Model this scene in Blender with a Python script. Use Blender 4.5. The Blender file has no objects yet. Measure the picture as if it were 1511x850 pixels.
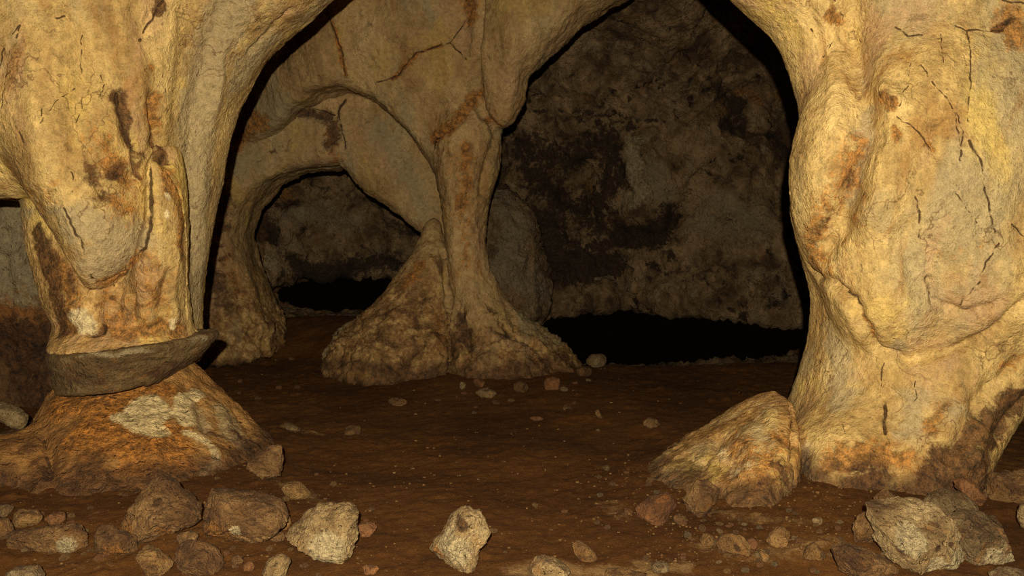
import bpy, bmesh, math, random
import numpy as np
np.seterr(over='ignore')
from mathutils import Vector
from mathutils.bvhtree import BVHTree

# ------------------------------------------------------------------ camera, flash, world
SC = bpy.context.scene
COL = SC.collection
FPX = 1175.0                      # focal length in pixels of the 1511 x 850 frame
CX, CY = 755.5, 425.0
CAMZ = 1.10
PITCH = math.atan((CY - 340.0) / FPX)

cam_data = bpy.data.cameras.new('camera')
cam_data.sensor_width = 36.0
cam_data.lens = FPX / 1511.0 * 36.0
cam_data.clip_start = 0.02
cam = bpy.data.objects.new('camera', cam_data)
cam.location = (0, 0, CAMZ)
cam.rotation_euler = (math.pi / 2 - PITCH, 0, 0)
COL.objects.link(cam)
SC.camera = cam

world = bpy.data.worlds.new('cave_dark')
SC.world = world
world.use_nodes = True
world.node_tree.nodes['Background'].inputs[0].default_value = (0.02, 0.012, 0.006, 1)
world.node_tree.nodes['Background'].inputs[1].default_value = 0.05

flash_data = bpy.data.lights.new('flash', 'SPOT')
flash_data.energy = 980.0
flash_data.color = (1.0, 0.90, 0.69)
flash_data.shadow_soft_size = 0.018
flash_data.spot_size = math.radians(125)
flash_data.spot_blend = 0.6
flash = bpy.data.objects.new('flash', flash_data)
flash.location = (-0.02, -0.26, CAMZ + 0.20)
flash.rotation_euler = (math.pi / 2 - PITCH * 0.5, 0, 0)
COL.objects.link(flash)

SC.view_settings.view_transform = 'Standard'
SC.view_settings.look = 'None'
SC.view_settings.gamma = 1.0
SC.view_settings.use_curve_mapping = False
SC.view_settings.exposure = 0.0
SC.cycles.use_denoising = False

# ------------------------------------------------------------------ pixel <-> world helpers
sp, cp = math.sin(PITCH), math.cos(PITCH)
CAMP = np.array([0.0, 0.0, CAMZ])

def ray(px, py):
    a = (px - CX) / FPX
    b = -(py - CY) / FPX
    return np.array([a, cp + b * sp, -sp + b * cp])

def W(px, py, Y):
    """point of the pixel's ray at world distance Y in front of the camera"""
    d = ray(px, py)
    return CAMP + d * (Y / d[1])

# ------------------------------------------------------------------ numpy noise
_rs = np.random.RandomState(7)
_g = _rs.normal(size=(4096, 3))
_g /= np.linalg.norm(_g, axis=1)[:, None]
_g = _g.astype(np.float32)

_gx, _gy, _gz = [np.ascontiguousarray(_g[:, k]) for k in range(3)]

def gn(p):
    p = np.asarray(p, np.float32)
    out = np.empty(len(p), np.float32)
    for c in range(0, len(p), 16384):
        out[c:c + 16384] = _gn(p[c:c + 16384])
    return out

def _gn(p):
    px, py, pz = np.ascontiguousarray(p[:, 0]), np.ascontiguousarray(p[:, 1]), np.ascontiguousarray(p[:, 2])
    ix, iy, iz = [np.floor(q) for q in (px, py, pz)]
    fx, fy, fz = px - ix, py - iy, pz - iz
    ux, uy, uz = [f * f * f * (f * (f * 6 - 15) + 10) for f in (fx, fy, fz)]
    ix, iy, iz = [q.astype(np.int32) for q in (ix, iy, iz)]
    out = np.zeros(len(px), np.float32)
    for dx in (0, 1):
        wx = ux if dx else 1 - ux
        hx = (ix + dx) * np.int32(73856093)
        for dy in (0, 1):
            wxy = wx * (uy if dy else 1 - uy)
            hxy = hx ^ ((iy + dy) * np.int32(19349663))
            for dz in (0, 1):
                h = hxy ^ ((iz + dz) * np.int32(83492791))
                h = (h ^ (h >> 13)) & 4095
                out += wxy * (uz if dz else 1 - uz) * (_gx[h] * (fx - dx) + _gy[h] * (fy - dy) + _gz[h] * (fz - dz))
    return out * 1.5

def fbm(p, octv=4, gain=0.5, lac=2.07, off=0.0):
    p = np.asarray(p, np.float32) + np.float32(off)
    a, s, out = 1.0, 1.0, np.zeros(len(p), np.float32)
    for _ in range(octv):
        out += a * gn(p * s + 17.3 * s)
        a *= gain
        s *= lac
    return out

def ridge(p, octv=3, off=0.0):
    p = np.asarray(p, np.float32) + np.float32(off)
    a, s, out = 1.0, 1.0, np.zeros(len(p), np.float32)
    for _ in range(octv):
        out += a * (1 - 2 * np.abs(gn(p * s + 5.1 * s)))
        a *= 0.5
        s *= 2.1
    return out

# ------------------------------------------------------------------ implicit solids
def smin(a, b, k):
    h = np.clip(0.5 + 0.5 * (b - a) / k, 0, 1)
    return b + (a - b) * h - k * h * (1 - h)

def smax(a, b, k):
    return -smin(-a, -b, k)

def ell(P, c, r):
    q = P - np.asarray(c, np.float32)
    r = np.asarray(r, np.float32)
    k0 = np.sqrt(((q / r) ** 2).sum(1)) + 1e-6
    k1 = np.sqrt(((q / (r * r)) ** 2).sum(1)) + 1e-6
    return k0 * (k0 - 1) / k1

def loft(P, rows, k=0.06, smooth=3):
    """stack of ellipses; a row is (py, px_left, px_right, Y, depth radius)"""
    rec = []
    for py, L, R, Y, ry in rows:
        a, b = W(L, py, Y), W(R, py, Y)
        rec.append((a[2], (a[0] + b[0]) / 2, Y, (b[0] - a[0]) / 2, ry))
    rec.sort()
    rec = np.array(rec)
    zz = np.linspace(rec[0, 0], rec[-1, 0], 160)
    tab = [np.interp(zz, rec[:, 0], rec[:, j]) for j in range(1, 5)]
    if smooth:
        n = 2 * smooth + 1
        ker = np.ones(n) / n
        tab = [np.convolve(np.pad(t, smooth * 2, mode='edge'), np.convolve(ker, ker), 'valid') for t in tab]
    z = P[:, 2]
    cx, cy, rx, ry = [np.interp(z, zz, t).astype(np.float32) for t in tab]
    dx, dy = (P[:, 0] - cx), (P[:, 1] - cy)
    k0 = np.sqrt((dx / rx) ** 2 + (dy / ry) ** 2) + 1e-6
    k1 = np.sqrt((dx / rx ** 2) ** 2 + (dy / ry ** 2) ** 2) + 1e-6
    d = k0 * (k0 - 1) / k1
    return smax(d, np.maximum(z - zz[-1], zz[0] - z), k)

def poly_sd(x, z, pts):
    """signed distance to a closed polygon in the x-z plane"""
    d = np.full(len(x), 1e9, np.float32)
    s = np.ones(len(x), np.float32)
    n = len(pts)
    for i in range(n):
        ax, az = pts[i]
        bx, bz = pts[i - 1]
        ex, ez = bx - ax, bz - az
        wx, wz = x - ax, z - az
        t = np.clip((wx * ex + wz * ez) / (ex * ex + ez * ez + 1e-12), 0, 1)
        d = np.minimum(d, (wx - ex * t) ** 2 + (wz - ez * t) ** 2)
        c1, c2, c3 = z >= az, z < bz, ex * wz > ez * wx
        flip = (c1 & c2 & c3) | (~c1 & ~c2 & ~c3)
        s[flip] *= -1
    return s * np.sqrt(d)

def outline(P, pix, Y, y0, y1, k=0.15):
    """traced outline, real at distance Y, given thickness y0..y1 and rounded edges"""
    pts = [tuple(W(a, b, Y)[[0, 2]]) for a, b in pix]
    d = poly_sd(P[:, 0], P[:, 2], pts)
    return smax(d, np.maximum(y0 - P[:, 1], P[:, 1] - y1), k)

def seg(P, a, b, ra, rb):
    a, b = np.asarray(a, np.float32), np.asarray(b, np.float32)
    e = b - a
    t = np.clip(((P - a) @ e) / (e @ e + 1e-12), 0, 1)
    return np.linalg.norm(P - a - t[:, None] * e, axis=1) - (ra + (rb - ra) * t)

# ------------------------------------------------------------------ surface extraction
def polygonise(sdf, lo, hi, h, cap=True):
    lo, hi = np.array(lo, float), np.array(hi, float)
    n = np.ceil((hi - lo) / h).astype(int) + 1
    m = 4
    nc = (n + m - 1) // m + 2
    cg = np.stack(np.meshgrid(*[np.arange(k) for k in nc], indexing='ij'), -1).reshape(-1, 3)
    fc = sdf((lo + cg * (h * m)).astype(np.float32)).reshape(nc)
    F = np.repeat(np.repeat(np.repeat(fc, m, 0), m, 1), m, 2)[:n[0], :n[1], :n[2]].astype(np.float32)
    act = np.abs(F) < h * m * 3.2
    ijk = np.argwhere(act)
    F[act] = sdf((lo + ijk * h).astype(np.float32))
    for ax in (range(3) if cap else ()):
        sl = [slice(None)] * 3
        for e in (0, -1):
            sl[ax] = e
            F[tuple(sl)] = np.maximum(F[tuple(sl)], h * 0.5)
            sl[ax] = slice(None)
    ins = F < 0
    cnt = np.zeros(n - 1, np.int8)
    for a in (0, 1):
        for b in (0, 1):
            for c in (0, 1):
                cnt += ins[a:n[0] - 1 + a, b:n[1] - 1 + b, c:n[2] - 1 + c]
    cells = np.argwhere((cnt > 0) & (cnt < 8))
    vid = np.full(n - 1, -1, np.int32)
    vid[tuple(cells.T)] = np.arange(len(cells))
    corners = [(a, b, c) for a in (0, 1) for b in (0, 1) for c in (0, 1)]
    val = {c: F[cells[:, 0] + c[0], cells[:, 1] + c[1], cells[:, 2] + c[2]] for c in corners}
    acc = np.zeros((len(cells), 3), np.float32)
    num = np.zeros(len(cells), np.float32)
    for c in corners:
        for ax in range(3):
            if c[ax] == 0:
                e = list(c); e[ax] = 1; e = tuple(e)
                va, vb = val[c], val[e]
                x = (va < 0) != (vb < 0)
                t = np.where(x, va / np.where(x, va - vb, 1), 0)
                pt = np.tile(np.array(c, np.float32), (len(cells), 1))
                pt[:, ax] += t
                acc += pt * x[:, None]
                num += x
    V = lo + (cells + acc / num[:, None]) * h
    quads = []
    for ax in range(3):
        o1, o2 = (ax + 1) % 3, (ax + 2) % 3
        sa = [slice(None)] * 3; sb = [slice(None)] * 3
        sa[ax] = slice(0, -1); sb[ax] = slice(1, None)
        ch = ins[tuple(sa)] != ins[tuple(sb)]
        E = np.argwhere(ch)
        ok = (E[:, o1] > 0) & (E[:, o2] > 0) & (E[:, o1] < n[o1] - 1) & (E[:, o2] < n[o2] - 1)
        E = E[ok]
        def g(d1, d2):
            q = E.copy(); q[:, o1] -= d1; q[:, o2] -= d2
            return vid[q[:, 0], q[:, 1], q[:, 2]]
        q = np.stack([g(1, 1), g(0, 1), g(0, 0), g(1, 0)], 1)
        start_in = ins[E[:, 0], E[:, 1], E[:, 2]]
        q[~start_in] = q[~start_in][:, ::-1]
        quads.append(q)
    Q = np.concatenate(quads)
    T = np.concatenate([Q[:, [0, 1, 2]], Q[:, [0, 2, 3]]])
    return V, T

# ------------------------------------------------------------------ a rock surface one can sculpt and stain
class Surf:
    def __init__(s, V, T):
        s.V, s.T = np.asarray(V, np.float64), np.asarray(T, np.int32)
        s.bvh = None
    def tree(s):
        if s.bvh is None:
            s.bvh = BVHTree.FromPolygons(s.V.tolist(), s.T.tolist())
        return s.bvh
    def hit(s, px, py):
        h = s.tree().ray_cast(Vector(CAMP), Vector(ray(px, py)))
        return None if h[0] is None else (np.array(h[0]), h[3])
    def normals(s):
        fn = np.cross(s.V[s.T[:, 1]] - s.V[s.T[:, 0]], s.V[s.T[:, 2]] - s.V[s.T[:, 0]])
        N = np.zeros_like(s.V)
        for j in range(3):
            for a in range(3):
                N[:, a] += np.bincount(s.T[:, j], fn[:, a], len(s.V))
        return N / (np.linalg.norm(N, axis=1)[:, None] + 1e-12)
    def line(s, pix, r):
        """picked pixels become points on the rock; the radius becomes metres there"""
        out = []
        for i, q in enumerate(pix):
            h = s.hit(q[0], q[1])
            if h is not None:
                out.append((h[0], (q[2] if len(q) > 2 else r) * h[1] / FPX))
        return out
    def dist(s, line, P, reach):
        """distance / radius to a polyline, inf beyond reach"""
        t = np.full(len(P), 99.0)
        pts = np.array([l[0] for l in line]); rr = np.array([l[1] for l in line])
        R = rr.max() * reach
        near = np.where(((P > pts.min(0) - R) & (P < pts.max(0) + R)).all(1))[0]
        if len(near) == 0:
            return t
        Q = P[near]
        best = np.full(len(near), 99.0)
        if len(pts) == 1:
            best = np.linalg.norm(Q - pts[0], axis=1) / rr[0]
        for i in range(len(pts) - 1):
            e = pts[i + 1] - pts[i]
            if np.linalg.norm(e) > 1.2:      # picks that fell on two different rocks
                continue
            u = np.clip(((Q - pts[i]) @ e) / (e @ e + 1e-12), 0, 1)
            d = np.linalg.norm(Q - pts[i] - u[:, None] * e, axis=1)
            best = np.minimum(best, d / (rr[i] + (rr[i + 1] - rr[i]) * u))
        t[near] = best
        return t
    def refine(s, lines, width, rounds):
        for _ in range(rounds):
            m = np.zeros(len(s.V), bool)
            for l in lines:
                if l:
                    ll = [(p, max(width, r)) for p, r in l]
                    m |= s.dist(ll, s.V, 2.0) < 1.5
            ft = m[s.T].any(1)
            # split every edge of the chosen triangles at its middle
            E = np.concatenate([s.T[ft][:, [0, 1]], s.T[ft][:, [1, 2]], s.T[ft][:, [2, 0]]])
            E.sort(1)
            n0 = len(s.V)
            key = np.unique(E[:, 0].astype(np.int64) * n0 + E[:, 1])
            if len(key) == 0:
                return
            mid = (s.V[key // n0] + s.V[key % n0]) / 2
            T = s.T.astype(np.int64)
            def look(a, b):
                k = np.minimum(a, b) * n0 + np.maximum(a, b)
                i = np.clip(np.searchsorted(key, k), 0, len(key) - 1)
                return np.where(key[i] == k, n0 + i, -1)
            m0, m1, m2 = look(T[:, 0], T[:, 1]), look(T[:, 1], T[:, 2]), look(T[:, 2], T[:, 0])
            k = (m0 >= 0).astype(int) + (m1 >= 0) + (m2 >= 0)
            out = [T[k == 0]]
            f = k == 3
            a, b, c = T[f].T
            x, y, z = m0[f], m1[f], m2[f]
            for t in ((a, x, z), (x, b, y), (z, y, c), (x, y, z)):
                out.append(np.stack(t, 1))
            for r in range(3):                      # one split edge
                Tr = np.roll(T, -r, 1); M = [m0, m1, m2]
                q0, q1, q2 = M[r], M[(r + 1) % 3], M[(r + 2) % 3]
                f = (k == 1) & (q0 >= 0)
                a, b, c = Tr[f].T; x = q0[f]
                out += [np.stack((a, x, c), 1), np.stack((x, b, c), 1)]
                f = (k == 2) & (q0 >= 0) & (q1 >= 0)
                a, b, c = Tr[f].T; x, y = q0[f], q1[f]
                out += [np.stack((a, x, c), 1), np.stack((x, b, y), 1), np.stack((x, y, c), 1)]
            s.V = np.concatenate([s.V, mid])
            s.T = np.concatenate(out).astype(np.int32)
    def work(s, sculpt, cracks, paint, noise=None, seed=0.0, warp=0.012):
        """sculpt: (pixels, radius px, height px); cracks: (pixels, radius px, depth px); paint: (channel, pixels, radius px[, strength])"""
        sl = [(s.line(p, r), r, h) for p, r, h in sculpt]
        cl = [(s.line(p, r * 0.62), r, h) for p, r, h in cracks]
        pl = [(q[0], s.line(q[1], q[2]), q[3] if len(q) > 3 else 1.0) for q in paint]
        s.refine([c[0] for c in cl], 0.007, 3)
        N = s.normals()
        wv = lambda P, f, a: P + a * np.stack([fbm(P * f, 2, off=o + seed) for o in (3.1, 9.7, 21.3)], 1)
        Pw = wv(s.V, 9.0, warp * 1.6)
        Pc = wv(s.V, 22.0, warp * 0.55)
        D = np.zeros(len(s.V))
        for l, r, h in sl:
            if l:
                k = h / r * np.mean([q[1] for q in l])
                t = s.dist(l, Pw, 3.0)
                D += k * np.exp(-1.2 * t * t)
        ck = np.zeros(len(s.V))
        brk = np.clip(0.85 + 1.1 * fbm(s.V * 14.0, 2, off=seed + 1.7), 0.72, 1.0)
        for l, r, h in cl:
            if l:
                k = h / r * np.mean([q[1] for q in l])
                t = s.dist(l, Pc, 3.0)
                w = np.clip(1.5 - t, 0, 1) * brk
                D -= k * w
                ck = np.maximum(ck, np.clip(1.45 - 0.9 * t, 0, 1) * brk)
        ch = {c: np.zeros(len(s.V)) for c in 'odpgb'}
        for c, l, st in pl:
            if l:
                t = s.dist(l, Pw, 3.0)
                ch[c] = np.maximum(ch[c], st * np.clip(1 - 0.5 * t, 0, 1))
        if noise is not None:
            D += noise(s.V, N, ch)
        s.V = s.V + N * D[:, None]
        s.ch, s.ck = ch, ck
        s.bvh = None

def mesh_obj(name, V, T, mat, parent=None, attrs=None, normals=None, smooth=True):
    me = bpy.data.meshes.new(name)
    V = np.ascontiguousarray(V, np.float32); T = np.ascontiguousarray(T, np.int32)
    me.vertices.add(len(V)); me.vertices.foreach_set('co', V.ravel())
    me.loops.add(T.size); me.loops.foreach_set('vertex_index', T.ravel())
    me.polygons.add(len(T))
    me.polygons.foreach_set('loop_start', np.arange(0, T.size, 3, dtype=np.int32))
    me.polygons.foreach_set('use_smooth', np.full(len(T), smooth))
    me.update(calc_edges=True)
    if attrs:
        for k, v in attrs.items():
            if v.ndim == 2:
                a = me.attributes.new(k, 'FLOAT_COLOR', 'POINT')
                c = np.ones((len(V), 4), np.float32); c[:, :v.shape[1]] = v
                a.data.foreach_set('color', c.ravel())
            else:
                a = me.attributes.new(k, 'FLOAT', 'POINT')
                a.data.foreach_set('value', np.ascontiguousarray(v, np.float32))
    if normals is not None:
        me.normals_split_custom_set_from_vertices(np.asarray(normals, np.float32))
    me.materials.append(mat)
    o = bpy.data.objects.new(name, me)
    COL.objects.link(o)
    if parent is not None:
        o.parent = parent
        o.location = (-parent.location[0], -parent.location[1], -parent.location[2])
    return o

def tag(o, label=None, cat=None, group=None, kind=None):
    if label: o['label'] = label
    if cat: o['category'] = cat
    if group: o['group'] = group
    if kind: o['kind'] = kind
    return o

def empty(name, loc):
    o = bpy.data.objects.new(name, None)
    o.empty_display_size = 0.2
    o.location = loc
    COL.objects.link(o)
    return o

def split_surf(s, lab, names, mats, parents):
    """hand each labelled region of one continuous rock surface to its own object"""
    N = s.normals()
    paint = np.stack([s.ch['o'], s.ch['d'], s.ch['p']], 1)
    paint2 = np.stack([s.ch['g'], s.ck, s.ch['b']], 1)
    cr = getattr(s, 'cr', np.zeros(len(s.V)))
    fl = lab(s.V[s.T].mean(1))
    out = []
    for i, nm in enumerate(names):
        f = s.T[fl == i]
        if len(f) == 0:
            out.append(None); continue
        u, inv = np.unique(f, return_inverse=True)
        out.append(mesh_obj(nm, s.V[u], inv.reshape(-1, 3), mats[i], parents[i],
                            {'paint': paint[u], 'paint2': paint2[u], 'crust': cr[u]}, N[u]))
    return out

# ------------------------------------------------------------------ materials
def nodes_of(name):
    m = bpy.data.materials.new(name)
    m.use_nodes = True
    nt = m.node_tree
    return m, nt, nt.nodes, nt.links, nt.nodes['Principled BSDF']

class NB:
    def __init__(s, nt): s.nt = nt
    def n(s, t, **kw):
        x = s.nt.nodes.new(t)
        for k, v in kw.items(): setattr(x, k, v)
        return x
    def put(s, node, key, v):
        i = node.inputs[key]
        if hasattr(v, 'is_output') or isinstance(v, bpy.types.NodeSocket): s.nt.links.new(v, i)
        else: i.default_value = v
    def math(s, op, a, b=0.0, clamp=False):
        x = s.n('ShaderNodeMath', operation=op, use_clamp=clamp)
        s.put(x, 0, a); s.put(x, 1, b)
        return x.outputs[0]
    def noise(s, vec, scale, detail=4.0, rough=0.55, dist=0.0):
        x = s.n('ShaderNodeTexNoise')
        s.put(x, 'Vector', vec); s.put(x, 'Scale', scale); s.put(x, 'Detail', detail)
        s.put(x, 'Roughness', rough); s.put(x, 'Distortion', dist)
        return x.outputs['Fac']
    def step(s, v, a, b):
        x = s.n('ShaderNodeMapRange', interpolation_type='SMOOTHSTEP')
        s.put(x, 'Value', v); s.put(x, 'From Min', a); s.put(x, 'From Max', b)
        return x.outputs[0]
    def mix(s, f, a, b, mode='MIX'):
        x = s.n('ShaderNodeMix', data_type='RGBA', blend_type=mode)
        s.put(x, 0, f)
        for i, v in ((6, a), (7, b)):
            if isinstance(v, (tuple, list)): x.inputs[i].default_value = (*v, 1) if len(v) == 3 else v
            else: s.nt.links.new(v, x.inputs[i])
        return x.outputs[2]
    def ramp(s, v, stops):
        x = s.n('ShaderNodeValToRGB')
        el = x.color_ramp.elements
        while len(el) < len(stops): el.new(0.5)
        for e, (p, c) in zip(el, stops):
            e.position = p; e.color = (*c, 1)
        s.nt.links.new(v, x.inputs[0])
        return x.outputs[0]

def stone(name, light, mid, dark, orange=(0.36, 0.13, 0.02), dirt_and_shade=(0.075, 0.032, 0.010), pale=(0.55, 0.44, 0.24), grey=(0.30, 0.25, 0.16),
          scale=1.0, contrast=1.0, veins=0.5, bump=0.5, pits=0.3, stretch=0.45, own=False, speck=1.0, ochre=0.45, crust=None, streak=0.0, tints=()):
    m, nt, N, L, bs = nodes_of(name)
    b = NB(nt)
    tc = b.n('ShaderNodeTexCoord')
    co = tc.outputs['Object']
    if own:
        oi = b.n('ShaderNodeObjectInfo')
        va = b.n('ShaderNodeVectorMath', operation='SCALE'); b.put(va, 0, (31.0, 17.0, 23.0)); b.put(va, 'Scale', oi.outputs['Random'])
        vb = b.n('ShaderNodeVectorMath', operation='ADD'); b.put(vb, 0, co); b.put(vb, 1, va.outputs[0])
        co = vb.outputs[0]
    mp = b.n('ShaderNodeMapping'); b.put(mp, 'Vector', co); b.put(mp, 'Scale', (scale, scale, scale * stretch))
    cs = mp.outputs[0]
    big = b.noise(cs, 1.7, 5, 0.6, 0.4)
    med = b.noise(cs, 6.0, 5, 0.62, 0.6)
    fin = b.noise(co, 34 * scale, 4, 0.68)
    grit = b.noise(co, 160 * scale, 2, 0.7)
    v = b.math('ADD', b.math('MULTIPLY', big, 0.55), b.math('MULTIPLY', med, 0.45))
    c = b.ramp(v, [(0.5 - 0.13 / contrast, dark), (0.5, mid), (0.5 + 0.12 / contrast, light)])
    if crust:
        ca = b.n('ShaderNodeAttribute', attribute_name='crust').outputs['Fac']
        cn = b.noise(co, 9.0, 5, 0.7, 0.4)
        cv = b.math('ADD', b.math('MULTIPLY', cn, 0.7), b.math('MULTIPLY', fin, 0.3))
        cm = b.math('MULTIPLY', b.step(b.math('ADD', ca, b.math('MULTIPLY', b.math('SUBTRACT', cn, 0.5), 1.1)), 0.25, 0.75), b.step(ca, 0.01, 0.15))
        c = b.mix(cm, c, b.ramp(cv, [(0.38, crust[2]), (0.5, crust[1]), (0.62, crust[0])]))
    if streak:
        ms = b.n('ShaderNodeMapping'); b.put(ms, 'Vector', co); b.put(ms, 'Scale', (22.0, 22.0, 1.6))
        sv = b.math('ADD', 1.0 - streak * 0.5, b.math('MULTIPLY', b.noise(ms.outputs[0], 1.0, 4, 0.6, 0.6), streak))
        sc3 = b.n('ShaderNodeCombineColor'); [b.put(sc3, i, sv) for i in range(3)]
        c = b.mix(1.0, c, sc3.outputs[0], 'MULTIPLY')
    for k, (tc_, ts, t0, t1, ta) in enumerate(tints):
        va = b.n('ShaderNodeVectorMath', operation='ADD'); b.put(va, 0, cs); b.put(va, 1, (7.3 * k + 3.1, 2.9 * k, 5.7 * k))
        c = b.mix(b.math('MULTIPLY', b.step(b.noise(va.outputs[0], ts, 5, 0.62, 0.5), t0, t1), ta), c, tc_)
    # blotchy ochre and earth tints
    och = b.step(b.noise(cs, 4.1, 5, 0.66, 1.0), 0.53, 0.68)
    c = b.mix(b.math('MULTIPLY', och, ochre), c, orange)
    br = b.step(b.noise(co, 11 * scale, 5, 0.72, 0.5), 0.57, 0.72)
    c = b.mix(b.math('MULTIPLY', br, 0.5 * speck), c, dirt_and_shade)
    # painted masks with ragged edges
    a1 = b.n('ShaderNodeAttribute', attribute_name='paint'); a2 = b.n('ShaderNodeAttribute', attribute_name='paint2')
    s1 = b.n('ShaderNodeSeparateColor'); L.new(a1.outputs['Color'], s1.inputs[0])
    s2 = b.n('ShaderNodeSeparateColor'); L.new(a2.outputs['Color'], s2.inputs[0])
    edge = b.math('ADD', b.math('MULTIPLY', b.math('SUBTRACT', b.noise(co, 13, 5, 0.68, 0.5), 0.5), 1.3),
                  b.math('MULTIPLY', b.math('SUBTRACT', fin, 0.5), 0.6))
    def mask(sock, w=0.16, e=1.0):
        return b.step(b.math('ADD', sock, b.math('MULTIPLY', edge, e)), 0.5 - w, 0.5 + w)
    grit_s = b.step(b.math('ADD', fin, b.math('MULTIPLY', b.math('SUBTRACT', grit, 0.5), 0.5)), 0.3, 0.72)
    # paint masks only act where painted
    def gated(sock, w=0.16, e=0.75):
        return b.math('MULTIPLY', mask(sock, w, e), b.step(sock, 0.02, 0.2))
    c = b.mix(b.math('MULTIPLY', gated(s2.outputs[0], 0.2), 0.85), c, b.mix(med, tuple(x * 0.72 for x in grey), tuple(x * 1.2 for x in grey)))
    c = b.mix(b.math('MULTIPLY', gated(s1.outputs[0], 0.16, 0.9), 0.9), c, b.mix(grit_s, tuple(x * 0.40 for x in orange), tuple(min(1, x * 1.4) for x in orange)))
    c = b.mix(b.math('MULTIPLY', gated(s1.outputs[1], 0.12, 0.9), 0.93), c, b.mix(grit_s, tuple(x * 0.4 for x in dirt_and_shade), tuple(x * 1.7 for x in dirt_and_shade)))  # d strokes: dirt, and in a few places shade put into the colour
    c = b.mix(gated(s1.outputs[2], 0.1, 0.45), c, b.mix(grit_s, tuple(x * 0.72 for x in pale), tuple(min(1, x * 1.12) for x in pale)))
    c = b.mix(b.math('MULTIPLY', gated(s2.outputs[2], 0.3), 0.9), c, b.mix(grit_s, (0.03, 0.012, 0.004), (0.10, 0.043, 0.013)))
    # hairline veins
    wv = b.n('ShaderNodeVectorMath', operation='ADD')
    nz = b.n('ShaderNodeTexNoise'); b.put(nz, 'Vector', co); b.put(nz, 'Scale', 5.0); b.put(nz, 'Detail', 5.0)
    sc = b.n('ShaderNodeVectorMath', operation='SCALE'); b.put(sc, 0, nz.outputs['Color']); b.put(sc, 'Scale', 0.35)
    b.put(wv, 0, cs); b.put(wv, 1, sc.outputs[0])
    vo = b.n('ShaderNodeTexVoronoi', feature='DISTANCE_TO_EDGE'); b.put(vo, 'Vector', wv.outputs[0]); b.put(vo, 'Scale', 4.2)
    vein = b.math('SUBTRACT', 1.0, b.step(vo.outputs['Distance'], 0.004, 0.016))
    vein = b.math('MULTIPLY', vein, b.step(b.noise(co, 2.6, 3), 0.47, 0.58))
    c = b.mix(b.math('MULTIPLY', vein, veins), c, tuple(x * 1.2 for x in dirt_and_shade))
    # cut cracks
    crk = b.step(b.math('ADD', s2.outputs[1], b.math('MULTIPLY', b.math('SUBTRACT', fin, 0.5), 0.7)), 0.45, 0.7)
    crk = b.math('MULTIPLY', crk, b.step(s2.outputs[1], 0.02, 0.2))
    c = b.mix(b.math('MULTIPLY', crk, 0.9), c, tuple(x * 0.55 for x in dirt_and_shade))
    # dark specks and grain
    spk = b.step(b.noise(co, 70, 2, 0.6), 0.64, 0.70)
    c = b.mix(b.math('MULTIPLY', spk, b.math('MULTIPLY', b.step(med, 0.45, 0.62), 0.6 * speck)), c, tuple(x * 1.1 for x in dirt_and_shade))
    g = b.math('ADD', b.math('MULTIPLY', fin, 1.25), b.math('MULTIPLY', b.math('SUBTRACT', grit, 0.13), 1.0))
    cc = b.n('ShaderNodeCombineColor'); [b.put(cc, i, g) for i in range(3)]
    c = b.mix(1.0, c, cc.outputs[0], 'MULTIPLY')
    L.new(c, bs.inputs['Base Color'])
    bs.inputs['Roughness'].default_value = 0.78
    bs.inputs['Specular IOR Level'].default_value = 0.28
    pit = b.step(b.noise(co, 26 * scale, 2, 0.5), 0.62, 0.74)
    hgt = b.math('ADD', b.math('MULTIPLY', fin, 1.0), b.math('MULTIPLY', grit, 0.28))
    hgt = b.math('ADD', hgt, b.math('MULTIPLY', med, 1.2))
    hgt = b.math('SUBTRACT', hgt, b.math('MULTIPLY', pit, pits))
    bp = b.n('ShaderNodeBump'); b.put(bp, 'Height', hgt); b.put(bp, 'Strength', bump); b.put(bp, 'Distance', 0.03)
    L.new(bp.outputs[0], bs.inputs['Normal'])
    return m

M_NEAR = stone('flowstone_tan', (0.68, 0.470, 0.175), (0.49, 0.322, 0.108), (0.29, 0.165, 0.052), orange=(0.30, 0.130, 0.026), dirt_and_shade=(0.085, 0.036, 0.010), grey=(0.37, 0.275, 0.135), pale=(0.60, 0.46, 0.23), veins=0.6, bump=0.65, speck=1.0, streak=0.6, contrast=1.25, ochre=0.55,
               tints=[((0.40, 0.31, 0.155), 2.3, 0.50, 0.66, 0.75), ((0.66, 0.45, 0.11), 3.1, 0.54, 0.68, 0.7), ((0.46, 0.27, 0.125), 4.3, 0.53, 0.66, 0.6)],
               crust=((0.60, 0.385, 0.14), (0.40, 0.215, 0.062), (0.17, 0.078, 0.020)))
M_BASE = stone('stained_flowstone', (0.40, 0.21, 0.06), (0.26, 0.12, 0.030), (0.13, 0.056, 0.014), orange=(0.31, 0.118, 0.018), dirt_and_shade=(0.075, 0.030, 0.008), grey=(0.30, 0.215, 0.10), pale=(0.56, 0.41, 0.19), veins=0.3, bump=0.8, pits=0.6, speck=1.2)
M_LEDGE = stone('ledge_stone', (0.26, 0.165, 0.065), (0.155, 0.092, 0.033), (0.075, 0.041, 0.014), orange=(0.30, 0.12, 0.022), grey=(0.36, 0.27, 0.14), veins=0.2, bump=0.9, pits=0.9, stretch=1.6, scale=2.0)
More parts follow.
